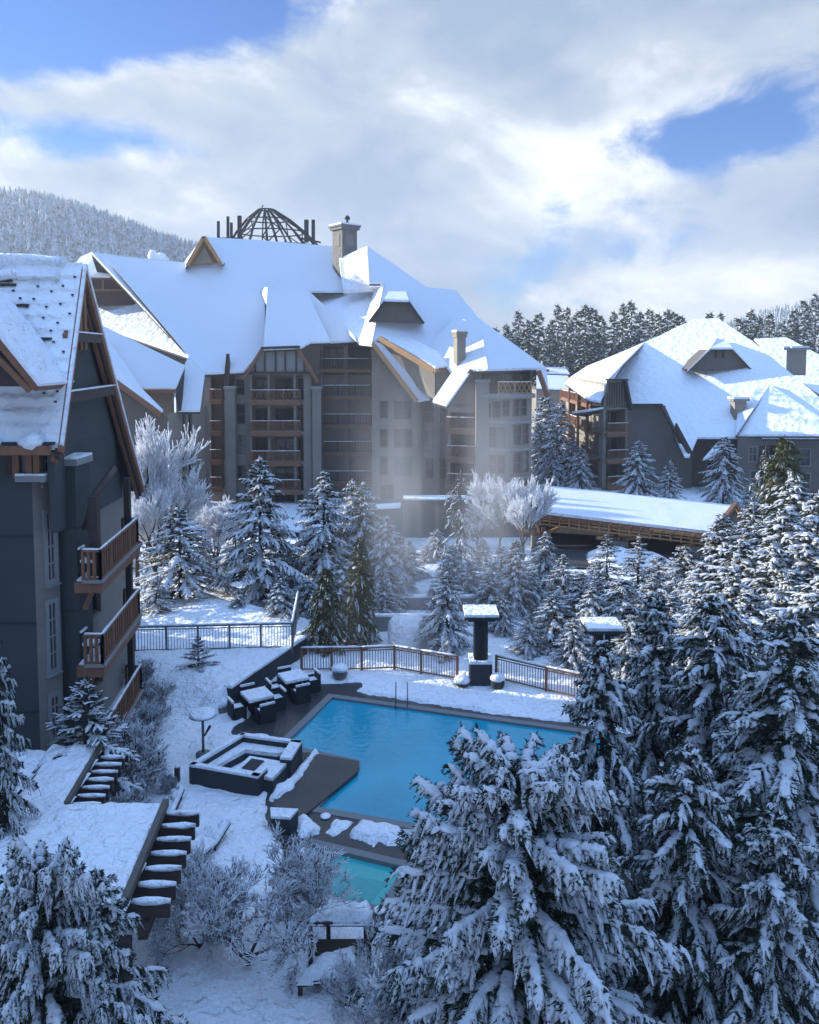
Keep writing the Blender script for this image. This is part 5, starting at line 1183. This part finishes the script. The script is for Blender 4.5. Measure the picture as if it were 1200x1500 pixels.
# treeline beyond the hotels
rt = random.Random(5)
HT = 1.0
line = [(742, 474), (760, 455), (776, 468), (790, 458), (806, 470), (818, 446), (831, 450), (845, 455), (858, 446), (869, 450), (882, 462), (900, 456), (913, 444), (925, 440), (938, 456), (952, 452), (966, 459), (978, 452), (988, 456), (1000, 462), (1040, 457), (1056, 458),
        (1085, 466), (1100, 452), (1112, 462), (1128, 458), (1146, 470), (1165, 452), (1180, 440), (1196, 430), (1212, 436)]
for i, (px, pt) in enumerate(line):
    Y = rt.uniform(180, 215); m = FARC[i % 3]; t = P(px, pt, Y); s = (t.z-0)/12; h = 26.0/12
    base = t.z-26
    plant(m, t.x, Y, base, h*.95, rt.uniform(0, 6.28), 'conifer_tree', 'dark frosted conifer standing on the skyline of the treeline beyond the hotels', C, 'conifers of the skyline beyond the hotels', sz=h)
for i in range(46):
    px = rt.uniform(725, 1010) if i < 34 else rt.uniform(1070, 1215); pt = rt.uniform(478, 512); Y = rt.uniform(165, 182); m = FARC[i % 3]; t = P(px, pt, Y); h = 24.0/12
    plant(m, t.x, Y, t.z-24, h*.95, rt.uniform(0, 6.28), 'conifer_tree', 'dark frosted conifer in the lower front rank of the treeline beyond the hotels', C, 'conifers below the skyline beyond the hotels', sz=h)

# hills with their forest
def hill(name, prof, Yc, depth, label_forest, n, seed, hs):
    """prof: skyline pixels at depth Yc"""
    mb = MB(); pts = [P(px, py, Yc) for px, py in prof]; vs = []; rows = 14
    for r in range(rows):
        t = r/(rows-1); y = Yc-depth*(1-t)
        for p in pts: vs.append((p.x*(1-.25*(1-t)), y, (p.z-hs)*(math.sin(t*math.pi/2)**1.1)-2+.02*p.z*math.sin(p.x*.02+t*9)*(1-t)*2))
    for p in pts: vs.append((p.x, Yc+depth, -2))
    n_ = len(pts); fs = [[r*n_+i, r*n_+i+1, (r+1)*n_+i+1, (r+1)*n_+i] for r in range(rows) for i in range(n_-1)]
    mb.add(vs, fs, 'snow', True); tag(mb.build(name), kind='structure')
    rng = np.random.default_rng(seed); V_ = np.array(vs).reshape(rows+1, n_, 3)
    u = rng.random(n)*(n_-1.001); t = rng.random(n)**.8*(rows-1.001); i = u.astype(int); r = t.astype(int); fu = (u-i)[:, None]; ft = (t-r)[:, None]
    b = (V_[r, i]*(1-fu)+V_[r, i+1]*fu)*(1-ft)+(V_[r+1, i]*(1-fu)+V_[r+1, i+1]*fu)*ft
    H = hs*rng.uniform(.65, 1.25, n); Rr = H*rng.uniform(.13, .2, n); parts = []
    k = 6; a = np.arange(k)*2*math.pi/k
    for (z0, z1, rf_) in ((.08, .62, 1.0), (.38, .85, .68), (.62, 1.0, .42)):
        jj = rng.uniform(.7, 1.3, (n, k)); rr = Rr[:, None]*rf_*jj
        ring = np.stack([b[:, 0:1]+rr*np.cos(a), b[:, 1:2]+rr*np.sin(a), b[:, 2:3]+(H*z0)[:, None]+np.zeros((n, k))-rng.uniform(0, .08, (n, k))*H[:, None]], -1)
        tip = np.stack([b[:, 0], b[:, 1], b[:, 2]+H*z1], -1)[:, None]; v = np.concatenate([ring, tip], 1).reshape(-1, 3); o = np.arange(n)[:, None]*(k+1)
        f = np.concatenate([np.stack([o[:, 0]+j, o[:, 0]+(j+1) % k, o[:, 0]+k], -1) for j in range(k)]); parts.append((v, f, 0, False))
    me = np_mesh(label_forest, parts, ['frosted_forest']); o = bpy.data.objects.new('forest', me); col.objects.link(o)
    return o
fo = hill('hill', [(-260, 300), (-120, 288), (0, 287), (60, 289), (110, 297), (160, 312), (220, 333), (270, 351), (330, 368), (420, 385), (560, 420)], 620, 330, 'forest', 7500, 3, 13)
tag(fo, 'snow covered conifer forest clothing the hillside at left behind the hotels', 'forest', kind='stuff')
fo = hill('hill', [(900, 530), (980, 500), (1040, 475), (1090, 461), (1130, 448), (1170, 440), (1230, 428), (1330, 415)], 640, 260, 'forest', 2600, 4, 13)
tag(fo, 'snow covered forest on the low hill at the right skyline', 'forest', kind='stuff')

# ------------------------------------------------------------------ terrace and garden furniture
def snowcap(mb, p, q, w, h):
    p = Vector(p); q = Vector(q); n = max(3, int((q-p).length/.3)); pts = [p.lerp(q, i/n) for i in range(n+1)]
    mb.tube(pts, [w*random.uniform(.8, 1.1)*(.6 if i in (0, n) else 1) for i in range(n+1)], 8, 'snow')
def fence(name, pts, h, wood, label, cat='fence', post=1.7, gap=.13, picket=.03, z=None, group=None, rail=.07, pw=.09):
    root = empty(name, tuple(pts[0]), label, cat, group)
    for i in range(len(pts)-1):
        p, q = Vector(pts[i]), Vector(pts[i+1]); d = q-p; L = d.length; n = max(1, round(L/post)); up = Vector((0, 0, 1)); mb = MB()
        mb.beam(p+up*h, q+up*h, .10, rail, wood); mb.beam(p+up*.12, q+up*.12, .06, rail*.8, wood); mb.beam(p+up*(h-.13), q+up*(h-.13), .04, .04, wood)
        k = round(L/gap)
        for j in range(1, k): a = p+d*(j/k); mb.beam(a+up*.12, a+up*(h-.1), picket, picket, wood)
        mb.build('railing', root)
        for j in range(n+(i == len(pts)-2)):
            c = MB(); a = p+d*(j/n); c.beam(a-up*.2, a+up*(h+.05), pw, pw, wood); c.build('post', root)
        s = MB(); snowcap(s, p+up*(h+.055), q+up*(h+.055), .055, .05); s.build('snow_cap', root)
    return root
def gp(pts, z=.12): return [G(a, b, z) for a, b in pts]
fence('wooden_fence', gp(((442, 984), (530, 983), (578, 981), (617, 988), (670, 997))), 1.12, 'timber', 'sunlit wooden railing with thin pickets along the back of the pool terrace', rail=.06, pw=.12)
fence('wooden_fence', gp(((727, 996), (800, 1014), (880, 1032), (985, 1058))), 1.12, 'timber', 'shaded wooden railing right of the dark stone lantern tower', rail=.06, pw=.12)
fence('wooden_fence', [P(428, 938, 42)-Vector((0, 0, 1)), P(481, 938, 42)-Vector((0, 0, 1))], 1.0, 'timber', 'short higher piece of wooden railing left of the green cedars', rail=.06, pw=.12)
fence('metal_fence', [Vector((P(150, 925, 38).x, 38, .85)), Vector((P(428, 920, 38.5).x, 38.5, .9)), Vector((P(437, 900, 42).x, 42, 1.4))], 1.25, 'steel', 'grey metal railing across the snowy bed right of the lodge balconies', gap=.14, post=1.6, picket=.022)
fence('metal_fence', [P(318, 925, 44), P(432, 920, 44)], .95, 'steel', 'second grey metal railing farther back under the snowy conifers', gap=.14, picket=.022)
# retaining wall
def low_wall(name, p, q, h, w, label, m='concrete', cat='wall', snow=True, z=0.0, group=None):
    root = empty(name, (p[0], p[1], z), label, cat, group); b = MB(); b.beam((p[0], p[1], z+h/2), (q[0], q[1], z+h/2), w, h, m); b.build('wall_body', root)
    if snow:
        s = MB(); s.beam((p[0], p[1], z+h+.05), (q[0], q[1], z+h+.05), w*.96, .10, 'snow'); s.build('snow_cap', root)
    return root
(rx0, ry0), (rx1, ry1) = RET
low_wall('retaining_wall', (rx0, ry0), (rx1+.1, ry1+.1), .95, .42, 'dark retaining wall holding the snowy bed behind the dining sets', 'slate')
a = G(590, 905, .1); low_wall('garden_wall', (P(560, 880, 47).x, 47), (P(712, 880, 47).x, 47), .9, .5, 'low snow topped garden wall behind the pool fence, in front of the steam')
low_wall('garden_wall', (P(545, 905, 43.5).x, 43.5), (P(640, 905, 43.5).x, 43.5), .9, .4, 'lower snow topped garden wall close behind the pool fence', 'concrete')
low_wall('garden_wall', (P(690, 845, 52).x, 52), (P(800, 850, 50).x, 50), 1.0, .5, 'snow topped garden wall behind the lantern tower under the frosted trees')
# covered mound
m = MB(); c = P(597, 955, 41.3); m.lathe((c.x, c.y, .0), [(1.0, 0), (1.02, .7), (.98, 1.25), (.8, 1.5), (.1, 1.62)], 20, 'snow', lump=.03); m.lathe((c.x, c.y, -.02), [(.98, 0), (.98, .5)], 20, 'timber_dark'); tag(m.build('covered_tub'), 'round snow covered tub behind the wooden pool fence', 'tub')
# low annex behind the trees
def annex():
    root = empty('terrace_wall', (P(650, 740, 66).x, 66, 0), 'long dark garden wall with pilasters in the steam at the foot of the central hotel', 'wall')
    w = MB(); x0, x1 = P(592, 740, 66).x, P(812, 740, 66).x; zt = P(640, 736, 66).z; w.box((x0, 66, 0), (x1, 67.4, zt), 'stucco_dark'); w.box((x0-.1, 65.9, zt+.002), (x1+.1, 67.5, zt+.2), 'stucco_dark'); w.build('wall', root)
    s = MB(); s.box((x0-.08, 65.92, zt+.202), (x1+.08, 67.48, zt+.34), 'snow'); s.build('snow_cap', root)
    b = MB()
    for px in (615, 640, 665): 
        x = P(px, 740, 66).x; b.box((x-.2, 65.9, .2), (x+.2, 66.1, zt-.2), 'stucco_mid')
    b.build('pilaster', root)
    w = MB(); x2 = P(520, 740, 63).x; z2 = P(560, 748, 63).z; w.slab([(x2, 63, z2), (x0-.02, 63, z2+.2), (x0-.02, 67.3, z2+.2), (x2, 67.3, z2)], (0, 0, -z2-.2), 'stucco_dark'); w.build('side_wall', root)
    s = MB(); s.slab([(x2-.1, 62.9, z2+.19), (x0-.25, 62.9, z2+.40), (x0-.25, 64.3, z2+.40), (x2-.1, 64.3, z2+.19)], (0, 0, -.18), 'snow'); s.build('snow_cap', root)
annex()
# stone lantern towers
def tower(px, ybase, ycap, label):
    c = G(px, ybase, .1); Y = c.y+.5; x = c.x; zt = P(px, ycap, Y).z
    root = empty('lantern_tower', (x, Y, 0), label, 'tower', 'stone lantern towers by the pool')
    b = MB(); b.box((x-.5, Y-.5, 0), (x+.5, Y+.5, 1.1), 'slate'); b.build('base', root)
    b = MB(); 
    for dx in (-.22, .22):
        for dy in (-.22, .22): b.box((x+dx-.09, Y+dy-.09, 1.1), (x+dx+.09, Y+dy+.09, zt-.3), 'slate')
    b.box((x-.2, Y-.2, 1.1), (x+.2, Y+.2, zt-.3), 'timber_dark'); b.build('shaft', root)
    b = MB(); b.box((x-.62, Y-.62, zt-.3), (x+.62, Y+.62, zt-.18), 'slate'); b.box((x-.78, Y-.78, zt-.178), (x+.78, Y+.78, zt-.06), 'slate'); b.build('cap', root)
    s = MB(); s.box((x-.76, Y-.76, zt-.058), (x+.76, Y+.76, zt+.06), 'snow'); s.box((x-.52, Y-.52, 1.102), (x-.24, Y+.52, 1.25), 'snow'); s.box((x+.24, Y-.52, 1.102), (x+.52, Y+.52, 1.25), 'snow'); s.box((x-.235, Y-.52, 1.102), (x+.235, Y-.3, 1.22), 'snow'); s.build('snow_cap', root)
tower(705, 1005, 895, 'dark stone lantern tower standing clear at the back of the pool deck')
tower(884, 1040, 914, 'second dark lantern tower at right, half hidden among conifers')
def planter(px, py, r, h, label, cat='planter', m='ceramic', name='planter', z=.12):
    c = G(px, py, z); root = empty(name, tuple(c), label, cat); b = MB(); b.lathe((c.x, c.y, z), [(r*.7, 0), (r, h*.45), (r*.95, h*.9), (r*1.05, h)], 16, m); b.build('pot', root)
    s = MB(); s.lathe((c.x, c.y, z+h), [(r*1.05, -.02), (r*1.1, .08), (r*.8, .2), (r*.1, .26)], 16, 'snow', lump=.05); s.build('snow_cap', root)
planter(498, 994, .36, .42, 'sunlit stone urn heaped with snow before the wooden fence')
planter(729, 1008, .32, .42, 'snow topped planter just right of the stone lantern tower base', m='slate')
planter(677, 1004, .34, .2, 'low snow topped planter left of the stone lantern tower', m='slate')
planter(855, 1037, .34, .38, 'round snow topped planter near the right end of the pool', m='slate')
# patio heater
def heater():
    c = G(298, 1108, .12); root = empty('patio_heater', tuple(c), 'mushroom shaped patio heater with a snow covered disc beside the fire pit', 'patio heater')
    zt = P(298, 1048, c.y).z
    b = MB(); b.lathe((c.x, c.y, .05), [(.28, 0), (.28, .2), (.12, .26)], 14, 'steel'); b.build('base', root)
    b = MB(); b.tube([(c.x, c.y, .3), (c.x, c.y, zt)], [.05, .05], 10, 'steel'); b.build('pole', root)
    b = MB(); b.lathe((c.x, c.y, zt-.06), [(.12, -.12), (.16, .0), (.50, .06), (.50, .09)], 20, 'steel'); b.build('reflector', root)
    s = MB(); s.lathe((c.x, c.y, zt+.03), [(.50, 0), (.52, .05), (.4, .12), (.1, .15)], 20, 'snow', lump=.03); s.build('snow_cap', root)
    s = MB(); s.tube([(c.x+.05, c.y, .9), (c.x+.28, c.y-.05, 1.3)], [.03, .06], 6, 'timber_dark'); s.build('hose', root)
heater()
# dining sets
def dining(cx_, cy_, rot, label):
    root = empty('patio_table', (cx_, cy_, .06), label[0], 'table', 'patio tables')
    ca, sa = math.cos(rot), math.sin(rot)
    def L_(x, y, z): return (cx_+x*ca-y*sa, cy_+x*sa+y*ca, z)
    def bx(mb, x0, y0, z0, x1, y1, z1, m): mb.slab([L_(x0, y0, z1), L_(x1, y0, z1), L_(x1, y1, z1), L_(x0, y1, z1)], (0, 0, z0-z1), m)
    b = MB(); bx(b, -.55, -.55, .72, .55, .55, .78, 'wicker'); b.build('tabletop', root)
    b = MB(); bx(b, -.3, -.3, .06, .3, .3, .72, 'wicker'); b.build('leg', root)
    s = MB(); bx(s, -.54, -.54, .782, .54, .54, .90, 'snow'); s.build('snow_cap', root)
    for k, (dx, dy) in enumerate(((0, -.85), (.85, 0), (0, .85), (-.85, 0))):
        a = rot+k*math.pi/2; ux, uy = math.cos(a), math.sin(a); ox, oy = cx_+dx*ca-dy*sa, cy_+dx*sa+dy*ca
        r = empty('wicker_chair', (ox, oy, .06), label[1] % ('nearest the pit', 'on the pool side', 'at the far side', 'on the bed side')[k], 'chair', 'wicker chairs round the patio tables')
        def K(x, y, z): return (ox+x*ux-y*uy, oy+x*uy+y*ux, z)
        def kb(mb, x0, y0, z0, x1, y1, z1, m): mb.slab([K(x0, y0, z1), K(x1, y0, z1), K(x1, y1, z1), K(x0, y1, z1)], (0, 0, z0-z1), m)
        b = MB(); kb(b, -.28, -.26, .06, .28, .26, .42, 'wicker'); b.build('seat', r)
        b = MB(); kb(b, -.31, -.33, .06, .31, -.265, .82, 'wicker'); b.build('backrest', r)
        for s_ in (-1, 1): b = MB(); kb(b, s_*.345-.03, -.26, .06, s_*.345+.03, .26, .62, 'wicker'); b.build('armrest', r)
        b = MB(); kb(b, -.26, -.24, .422, .26, .2, .55, 'snow'); b.build('snow_cap', r); b = MB(); kb(b, -.32, -.34, .822, .32, -.25, .90, 'snow'); b.build('snow_cap', r)
c = G(377, 1044, .06); dining(c.x, c.y, .55, ('square wicker patio table with a thick snow top, nearer the fire pit', 'dark wicker chair at the nearer patio table, %s'))
c = G(430, 1016, .06); dining(c.x, c.y, .5, ('square wicker patio table with a thick snow top, nearer the wooden fence', 'dark wicker chair at the farther patio table, %s'))
# fire pit seating
def firepit():
    zt = .74; A, B, C_, D, E, F_ = [G(*p, zt) for p in ((277, 1123), (354, 1076), (443, 1088), (427, 1114), (378, 1141), (392, 1127))]
    root = empty('fire_pit_seating', (A.x, A.y, 0), 'sunken lounge of dark low walls and snowy benches beside the pool platform', 'outdoor lounge')
    def inner(p, q, side):
        d = (q-p).normalized(); return Vector((-d.y, d.x, 0))*side
    def wall(p, q, t, name='low_wall'):
        d = (q-p).normalized(); n = Vector((d.y, -d.x, 0))*t
        b = MB(); b.slab([p, q, q+n, p+n], (0, 0, -zt-.05), 'slate'); o = b.build(name, root)
        s = MB(); s.slab([p+Vector((0, 0, .09)), q+Vector((0, 0, .09)), q+n+Vector((0, 0, .09)), p+n+Vector((0, 0, .09))], (0, 0, -.088), 'snow'); s.build('snow_cap', o)
    wall(A, B, .2); wall(B, C_, .2); wall(C_, D, .42); wall(E, A, .2); 
    d = (E-A).normalized(); wall(F_, E+Vector((0.001, 0, 0)), .28)
    bz = .42
    def bench(pts):
        b = MB(); b.slab([Vector((p.x, p.y, bz)) for p in pts], (0, 0, -bz), 'slate'); o = b.build('bench', root)
        s = MB(); s.slab([Vector((p.x, p.y, bz+.14)) for p in pts], (0, 0, -.138), 'snow'); s.build('snow_cap', o)
    ins = lambda p, q, a: p.lerp(q, a)
    M = (A+B+C_+E)/4
    bench([A.lerp(M, .12), B.lerp(M, .12), B.lerp(M, .52), A.lerp(M, .42)]); bench([B.lerp(M, .125), C_.lerp(M, .14), C_.lerp(M, .48), B.lerp(M, .515)])
    t = empty('fire_table', tuple(M), 'low square fire table with snow on top inside the sunken lounge', 'fire table'); ctr = G(384, 1128, .5)
    u = (E-A).normalized(); v = Vector((-u.y, u.x, 0)); q = [ctr+u*a+v*b_ for a, b_ in ((-.85, -.6), (.75, -.6), (.75, .6), (-.85, .6))]
    b = MB(); b.slab(q, (0, 0, -.5), 'slate'); b.build('table_body', t)
    s = MB(); s.slab([p+Vector((0, 0, .12))+(ctr-p)*.06 for p in q], (0, 0, -.118), 'snow'); s.build('snow_cap', t)
    b = MB(); b.slab([ctr+u*a+v*b_+Vector((0, 0, .13)) for a, b_ in ((-.6, -.35), (-.1, -.35), (-.1, .35), (-.6, .35))], (0, 0, .03), 'slate'); b.build('burner', t)
firepit()
m = MB(); z = .55; q = [G(*p, z) for p in ((396, 1186), (437, 1188), (425, 1201), (397, 1199))]; root = empty('corner_block', tuple(q[0]), 'low dark block with a snow rim at the front left corner of the pool platform', 'wall'); m.slab(q, (0, 0, -.6), 'slate'); m.build('block_body', root)
s = MB(); s.slab([p+Vector((0, 0, .08)) for p in q], (0, 0, -.078), 'snow'); s.build('snow_cap', root)
snow_patch('snow_bank', g2(((443, 1122), (462, 1100), (468, 1108), (452, 1128), (440, 1150), (424, 1165), (405, 1178), (396, 1176), (400, 1160), (420, 1148))), .2, 8, 'long snow bank lying along the side of the pool platform', 'snow bank', edge=.2)
# timber platform
P0 = [G(*p, .14) for p in ((447, 1101), (526, 1115), (524, 1130), (432, 1206), (398, 1196), (402, 1168), (450, 1124))]
m = MB(); m.slab(P0, (0, 0, -.12), 'deck'); tag(m.build('platform'), kind='structure')
# pool handrails
for k, px in enumerate((580, 597)):
    a = G(px, 1030, .1); m = MB(); m.tube([(a.x, a.y+.35, 0), (a.x, a.y+.35, .75), (a.x, a.y+.28, .9), (a.x, a.y, .92), (a.x, a.y-.25, .8), (a.x, a.y-.35, .45), (a.x, a.y-.38, -.1)], [.022]*7, 8, 'steel')
    tag(m.build('pool_handrail'), ('left steel handrail of the pool ladder at the back edge', 'right steel handrail of the pool ladder at the back edge')[k], 'handrail', 'handrails of the pool ladder')
# pergola with snow roof
def pergola():
    z = 3.05; up = Vector((0, 0, 1)); A = [G(*p, z) for p in ((76, 1087), (150, 1084), (97, 1173), (243, 1170), (181, 1318), (-80, 1306), (-80, 1240), (4, 1200))]
    root = empty('pergola', (-8, 22, 0), 'L shaped pergola under a flat sheet of snow with dark rafter tails', 'pergola')
    b = MB(); b.slab([p-up*.16 for p in A], (0, 0, -.28), 'timber_dark'); b.build('roof_deck', root)
    # lumpy snow sheet
    xy = [(p.x, p.y) for p in A]; sp = snow_patch('roof_snow', xy, .13, 21, parent=root, z0=z-.155, step=.09, edge=.14)
    e = MB(); e.beam(A[1]-up*.1, A[2]-up*.1, .12, .16, 'board'); e.build('edge_board', root); e = MB(); e.beam(A[3]-up*.1, A[4]-up*.1, .16, .2, 'board'); e.build('edge_board', root)
    B = [G(*p, z) for p in ((69, 1092), (-4, 1194), (-90, 1215), (-90, 1105), (8, 1086))]; b = MB(); b.slab([p-up*.22 for p in B], (0, 0, -.28), 'timber_dark'); b.build('roof_deck', root)
    snow_patch('roof_snow', [(p.x, p.y) for p in B], .12, 23, parent=root, z0=z-.215, step=.09, edge=.2)
    for (p, q, n, L_, r) in ((A[1], A[2], 8, .85, .075), (A[3], A[4], 7, .95, .085)):
        for i in range(n):
            a = p.lerp(q, (i+.6)/n)-up*.30; c = MB(); c.beam(a-Vector((.6, 0, .1)), a+Vector((L_, .02, -.1)), .10, .34, 'timber_dark'); o = c.build('rafter', root)
            s = MB(); snowcap(s, a+Vector((.12, 0, .10)), a+Vector((L_+.02, .02, .10)), r, .1); s.build('snow_cap', o)
    b = MB(); p = A[1].lerp(A[2], .0)-up*.75+Vector((.35, 0, 0)); q = A[2]-up*.75+Vector((.35, 0, 0)); b.beam(p, q, .2, .3, 'timber_dark'); p2 = A[3]-up*.78+Vector((.4, 0, 0)); q2 = A[4]-up*.78+Vector((.4, 0, 0)); b.beam(p2, q2, .22, .3, 'timber_dark'); b.build('beam', root)
    for p in (A[1], A[3], A[4], A[2], A[6]):
        c = MB(); c.beam((p.x, p.y-.2 if p is A[1] else p.y, -.1), (p.x, p.y-.2 if p is A[1] else p.y, z-.9), .25, .25, 'timber_dark'); c.build('post', root)
    w = MB(); w.slab([G(-40, 1120, 0)+Vector((0, 0, 0)), Vector((A[1].x-.4, A[1].y+.1, 0)), Vector((A[1].x-.4, A[1].y+.1, z-.6)), Vector((-14, A[1].y+.1, z-.6))], (0, .15, 0), 'timber_dark')
pergola()
# loungers under snow
def lounger(px, py, rot, label, L_=1.9, w=.68):
    c = G(px, py, .35); root = empty('sun_lounger', (c.x, c.y, .12), label, 'sun lounger', 'snow covered sun loungers'); u = Vector((math.cos(rot), math.sin(rot), 0)); v = Vector((-u.y, u.x, 0)); o = Vector((c.x, c.y, 0)); up = Vector((0, 0, 1))
    def sl(mb, a0, a1, z0, z1, t, m, ww=w): mb.slab([o+u*a0-v*ww/2+up*z0, o+u*a1-v*ww/2+up*z1, o+u*a1+v*ww/2+up*z1, o+u*a0+v*ww/2+up*z0], (0, 0, -t), m)
    b = MB(); sl(b, -L_/2, L_*.18, .36, .36, .08, 'timber_dark'); b.build('seat', root); b = MB(); sl(b, L_*.185, L_/2, .36, .70, .08, 'timber_dark'); b.build('backrest', root)
    for a in (-L_*.42, L_*.15):
        for s_ in (-1, 1): q = o+u*a+v*s_*w*.42; c_ = MB(); c_.beam(q+up*.0, q+up*.28, .06, .06, 'timber_dark'); c_.build('leg', root)
    s = MB(); 
    for k in range(4): s.beam(o+u*(-L_/2+.02)+v*((k-1.5)*w/4)+up*.40, o+u*(L_*.18)+v*((k-1.5)*w/4)+up*.40, w/4*1.0, .09, 'snow')
    s.build('snow_cap', root); s = MB()
    for k in range(4): s.beam(o+u*(L_*.19)+v*((k-1.5)*w/4)+up*.41, o+u*(L_/2)+v*((k-1.5)*w/4)+up*.74, w/4*1.0, .09, 'snow')
    s.build('snow_cap', root)
lounger(295, 1240, 1.1, 'snow covered sun lounger with a raised back, farther from the pergola'); lounger(264, 1272, 1.25, 'snow covered slatted sun lounger close to the pergola rafters', 1.5)
# covered stand and bench by the hot tub
def stand():
    z = 1.25; q = [G(*p, z) for p in ((448, 1352), (478, 1324), (540, 1326), (546, 1352))]; root = empty('towel_stand', tuple(q[0]), 'small roofed stand under thick snow in front of the hot tub', 'stand')
    b = MB(); b.slab(q, (0, 0, -.1), 'timber_dark'); b.build('roof', root); snow_patch('snow_cap', [(p.x, p.y) for p in q], .22, 31, parent=root, z0=z-.03, step=.06, edge=.12)
    for p in (q[0], q[1], q[2], q[3]):
        c = p.lerp((q[0]+q[1]+q[2]+q[3])/4, .12); b = MB(); b.beam((c.x, c.y, 0), (c.x, c.y, z-.1), .1, .1, 'timber_dark'); b.build('post', root)
    b = MB(); c0 = q[0].lerp(q[2], .15); c1 = q[3].lerp(q[1], .15); b.beam((c0.x, c0.y, .55), (c1.x, c1.y, .55), .5, .06, 'timber_dark'); b.build('shelf', root)
    z = .5; q = [G(*p, z) for p in ((434, 1440), (470, 1400), (525, 1388), (522, 1432))]; root = empty('low_bench', tuple(q[0]), 'low wide bench under smooth snow near the bottom edge right of the bare tree', 'bench')
    b = MB(); b.slab(q, (0, 0, -.12), 'timber_dark'); b.build('seat', root); snow_patch('snow_cap', [(p.x, p.y) for p in q], .2, 33, parent=root, z0=z-.02, step=.06, edge=.15)
    for p in q: c = p.lerp((q[0]+q[2])/2, .12); b = MB(); b.beam((c.x, c.y, 0), (c.x, c.y, z-.12), .1, .1, 'timber_dark'); b.build('leg', root)
stand()
# posts and boulders
def boulder(px, py, r, label, seed, h=.8):
    c = G(px, py, .1); rng = random.Random(seed); root = empty('boulder', tuple(c), label, 'boulder', 'boulders by the terrace'); prof = [(r, -.1), (r*1.05, r*h*.4), (r*.8, r*h*.8), (r*.2, r*h)]
    b = MB(); b.lathe((c.x, c.y, .0), prof, 10, 'stone', False, lump=.15); b.build('rock', root); s = MB(); s.lathe((c.x, c.y, r*h*.62), [(r*.98, 0), (r*.95, .10), (r*.6, r*h*.42), (r*.1, r*h*.5)], 12, 'snow', lump=.08); s.build('snow_cap', root)
boulder(305, 1040, .32, 'left one of two snow topped boulders below the small dark conifer', 1, 1.5); boulder(322, 1042, .36, 'right one of two snow topped boulders below the small dark conifer', 2, 1.7)
boulder(262, 1168, .28, 'snow topped boulder beside the dark path edge left of the fire pit', 3); boulder(248, 1158, .3, 'snow topped boulder nearest the pergola', 4)
c = G(260, 1146, .1); m = MB(); m.beam((c.x, c.y, 0), (c.x, c.y, .65), .16, .16, 'timber_dark'); root = empty('bollard', tuple(c), 'dark square bollard left of the fire pit', 'bollard'); m.build('post', root)
s = MB(); s.lathe((c.x, c.y, .65), [(.09, 0), (.1, .04), (.02, .08)], 8, 'snow'); s.build('snow_cap', root)
low_wall('path_edge', tuple(G(268, 1165, .1).xy), tuple(G(250, 1205, .1).xy), .32, .12, 'dark edging board curving beside the lounger area', 'timber_dark', 'edging')

# ------------------------------------------------------------------ air
def volume(name, a, b, dens, color=(.85, .92, 1, 1), noise_=None):
    mb = MB(); mb.box(a, b, 'snow'); o = mb.build(name); m = bpy.data.materials.new(name); m.use_nodes = True; nt = m.node_tree; N = nt.nodes; L = nt.links; N.clear()
    out = N.new('ShaderNodeOutputMaterial'); v = N.new('ShaderNodeVolumePrincipled'); v.inputs['Color'].default_value = color; v.inputs['Density'].default_value = dens; v.inputs['Anisotropy'].default_value = .2
    L.new(v.outputs[0], out.inputs['Volume']); o.data.materials.clear(); o.data.materials.append(m)
    if noise_:
        tc = N.new('ShaderNodeTexCoord'); mp = N.new('ShaderNodeMapping'); mp.inputs[3].default_value = noise_; n = N.new('ShaderNodeTexNoise'); n.inputs['Scale'].default_value = 1; n.inputs['Detail'].default_value = 3
        n.inputs['Distortion'].default_value = .4
        L.new(tc.outputs['Object'], mp.inputs[0]); L.new(mp.outputs[0], n.inputs[0]); mr = N.new('ShaderNodeMapRange'); L.new(n.outputs[0], mr.inputs[0]); mr.inputs[1].default_value = .46; mr.inputs[2].default_value = .72; mr.inputs[3].default_value = 0; mr.inputs[4].default_value = dens
        # thin out toward the sides and the top of the box
        g = tc.outputs['Generated']; sp = N.new('ShaderNodeSeparateXYZ'); L.new(g, sp.inputs[0]); prev = mr.outputs[0]
        for i in range(3):
            p1 = N.new('ShaderNodeMapRange'); p1.interpolation_type = 'SMOOTHSTEP'; L.new(sp.outputs[i], p1.inputs[0]); p1.inputs[1].default_value = 1.0; p1.inputs[2].default_value = .55
            p2 = N.new('ShaderNodeMapRange'); p2.interpolation_type = 'SMOOTHSTEP'; L.new(sp.outputs[i], p2.inputs[0]); p2.inputs[1].default_value = 0; p2.inputs[2].default_value = .45 if i < 2 else .02
            for p_ in (p1, p2):
                mm = N.new('ShaderNodeMath'); mm.operation = 'MULTIPLY'; L.new(prev, mm.inputs[0]); L.new(p_.outputs[0], mm.inputs[1]); prev = mm.outputs[0]
        L.new(prev, v.inputs['Density'])
    tag(o, kind='stuff'); return o
hz = volume('haze', (-1010, -1010, -3), (1010, 1012, 152), .0005)
tag(hz, 'thin pale winter air fading the far hills and treeline', 'haze')
st = volume('steam', (-5, 29, .3), (8, 59, 16), .085, (.95, .97, 1, 1), (.35, .25, .10))
tag(st, 'pale steam rising from the heated pool in front of the central hotel', 'steam')
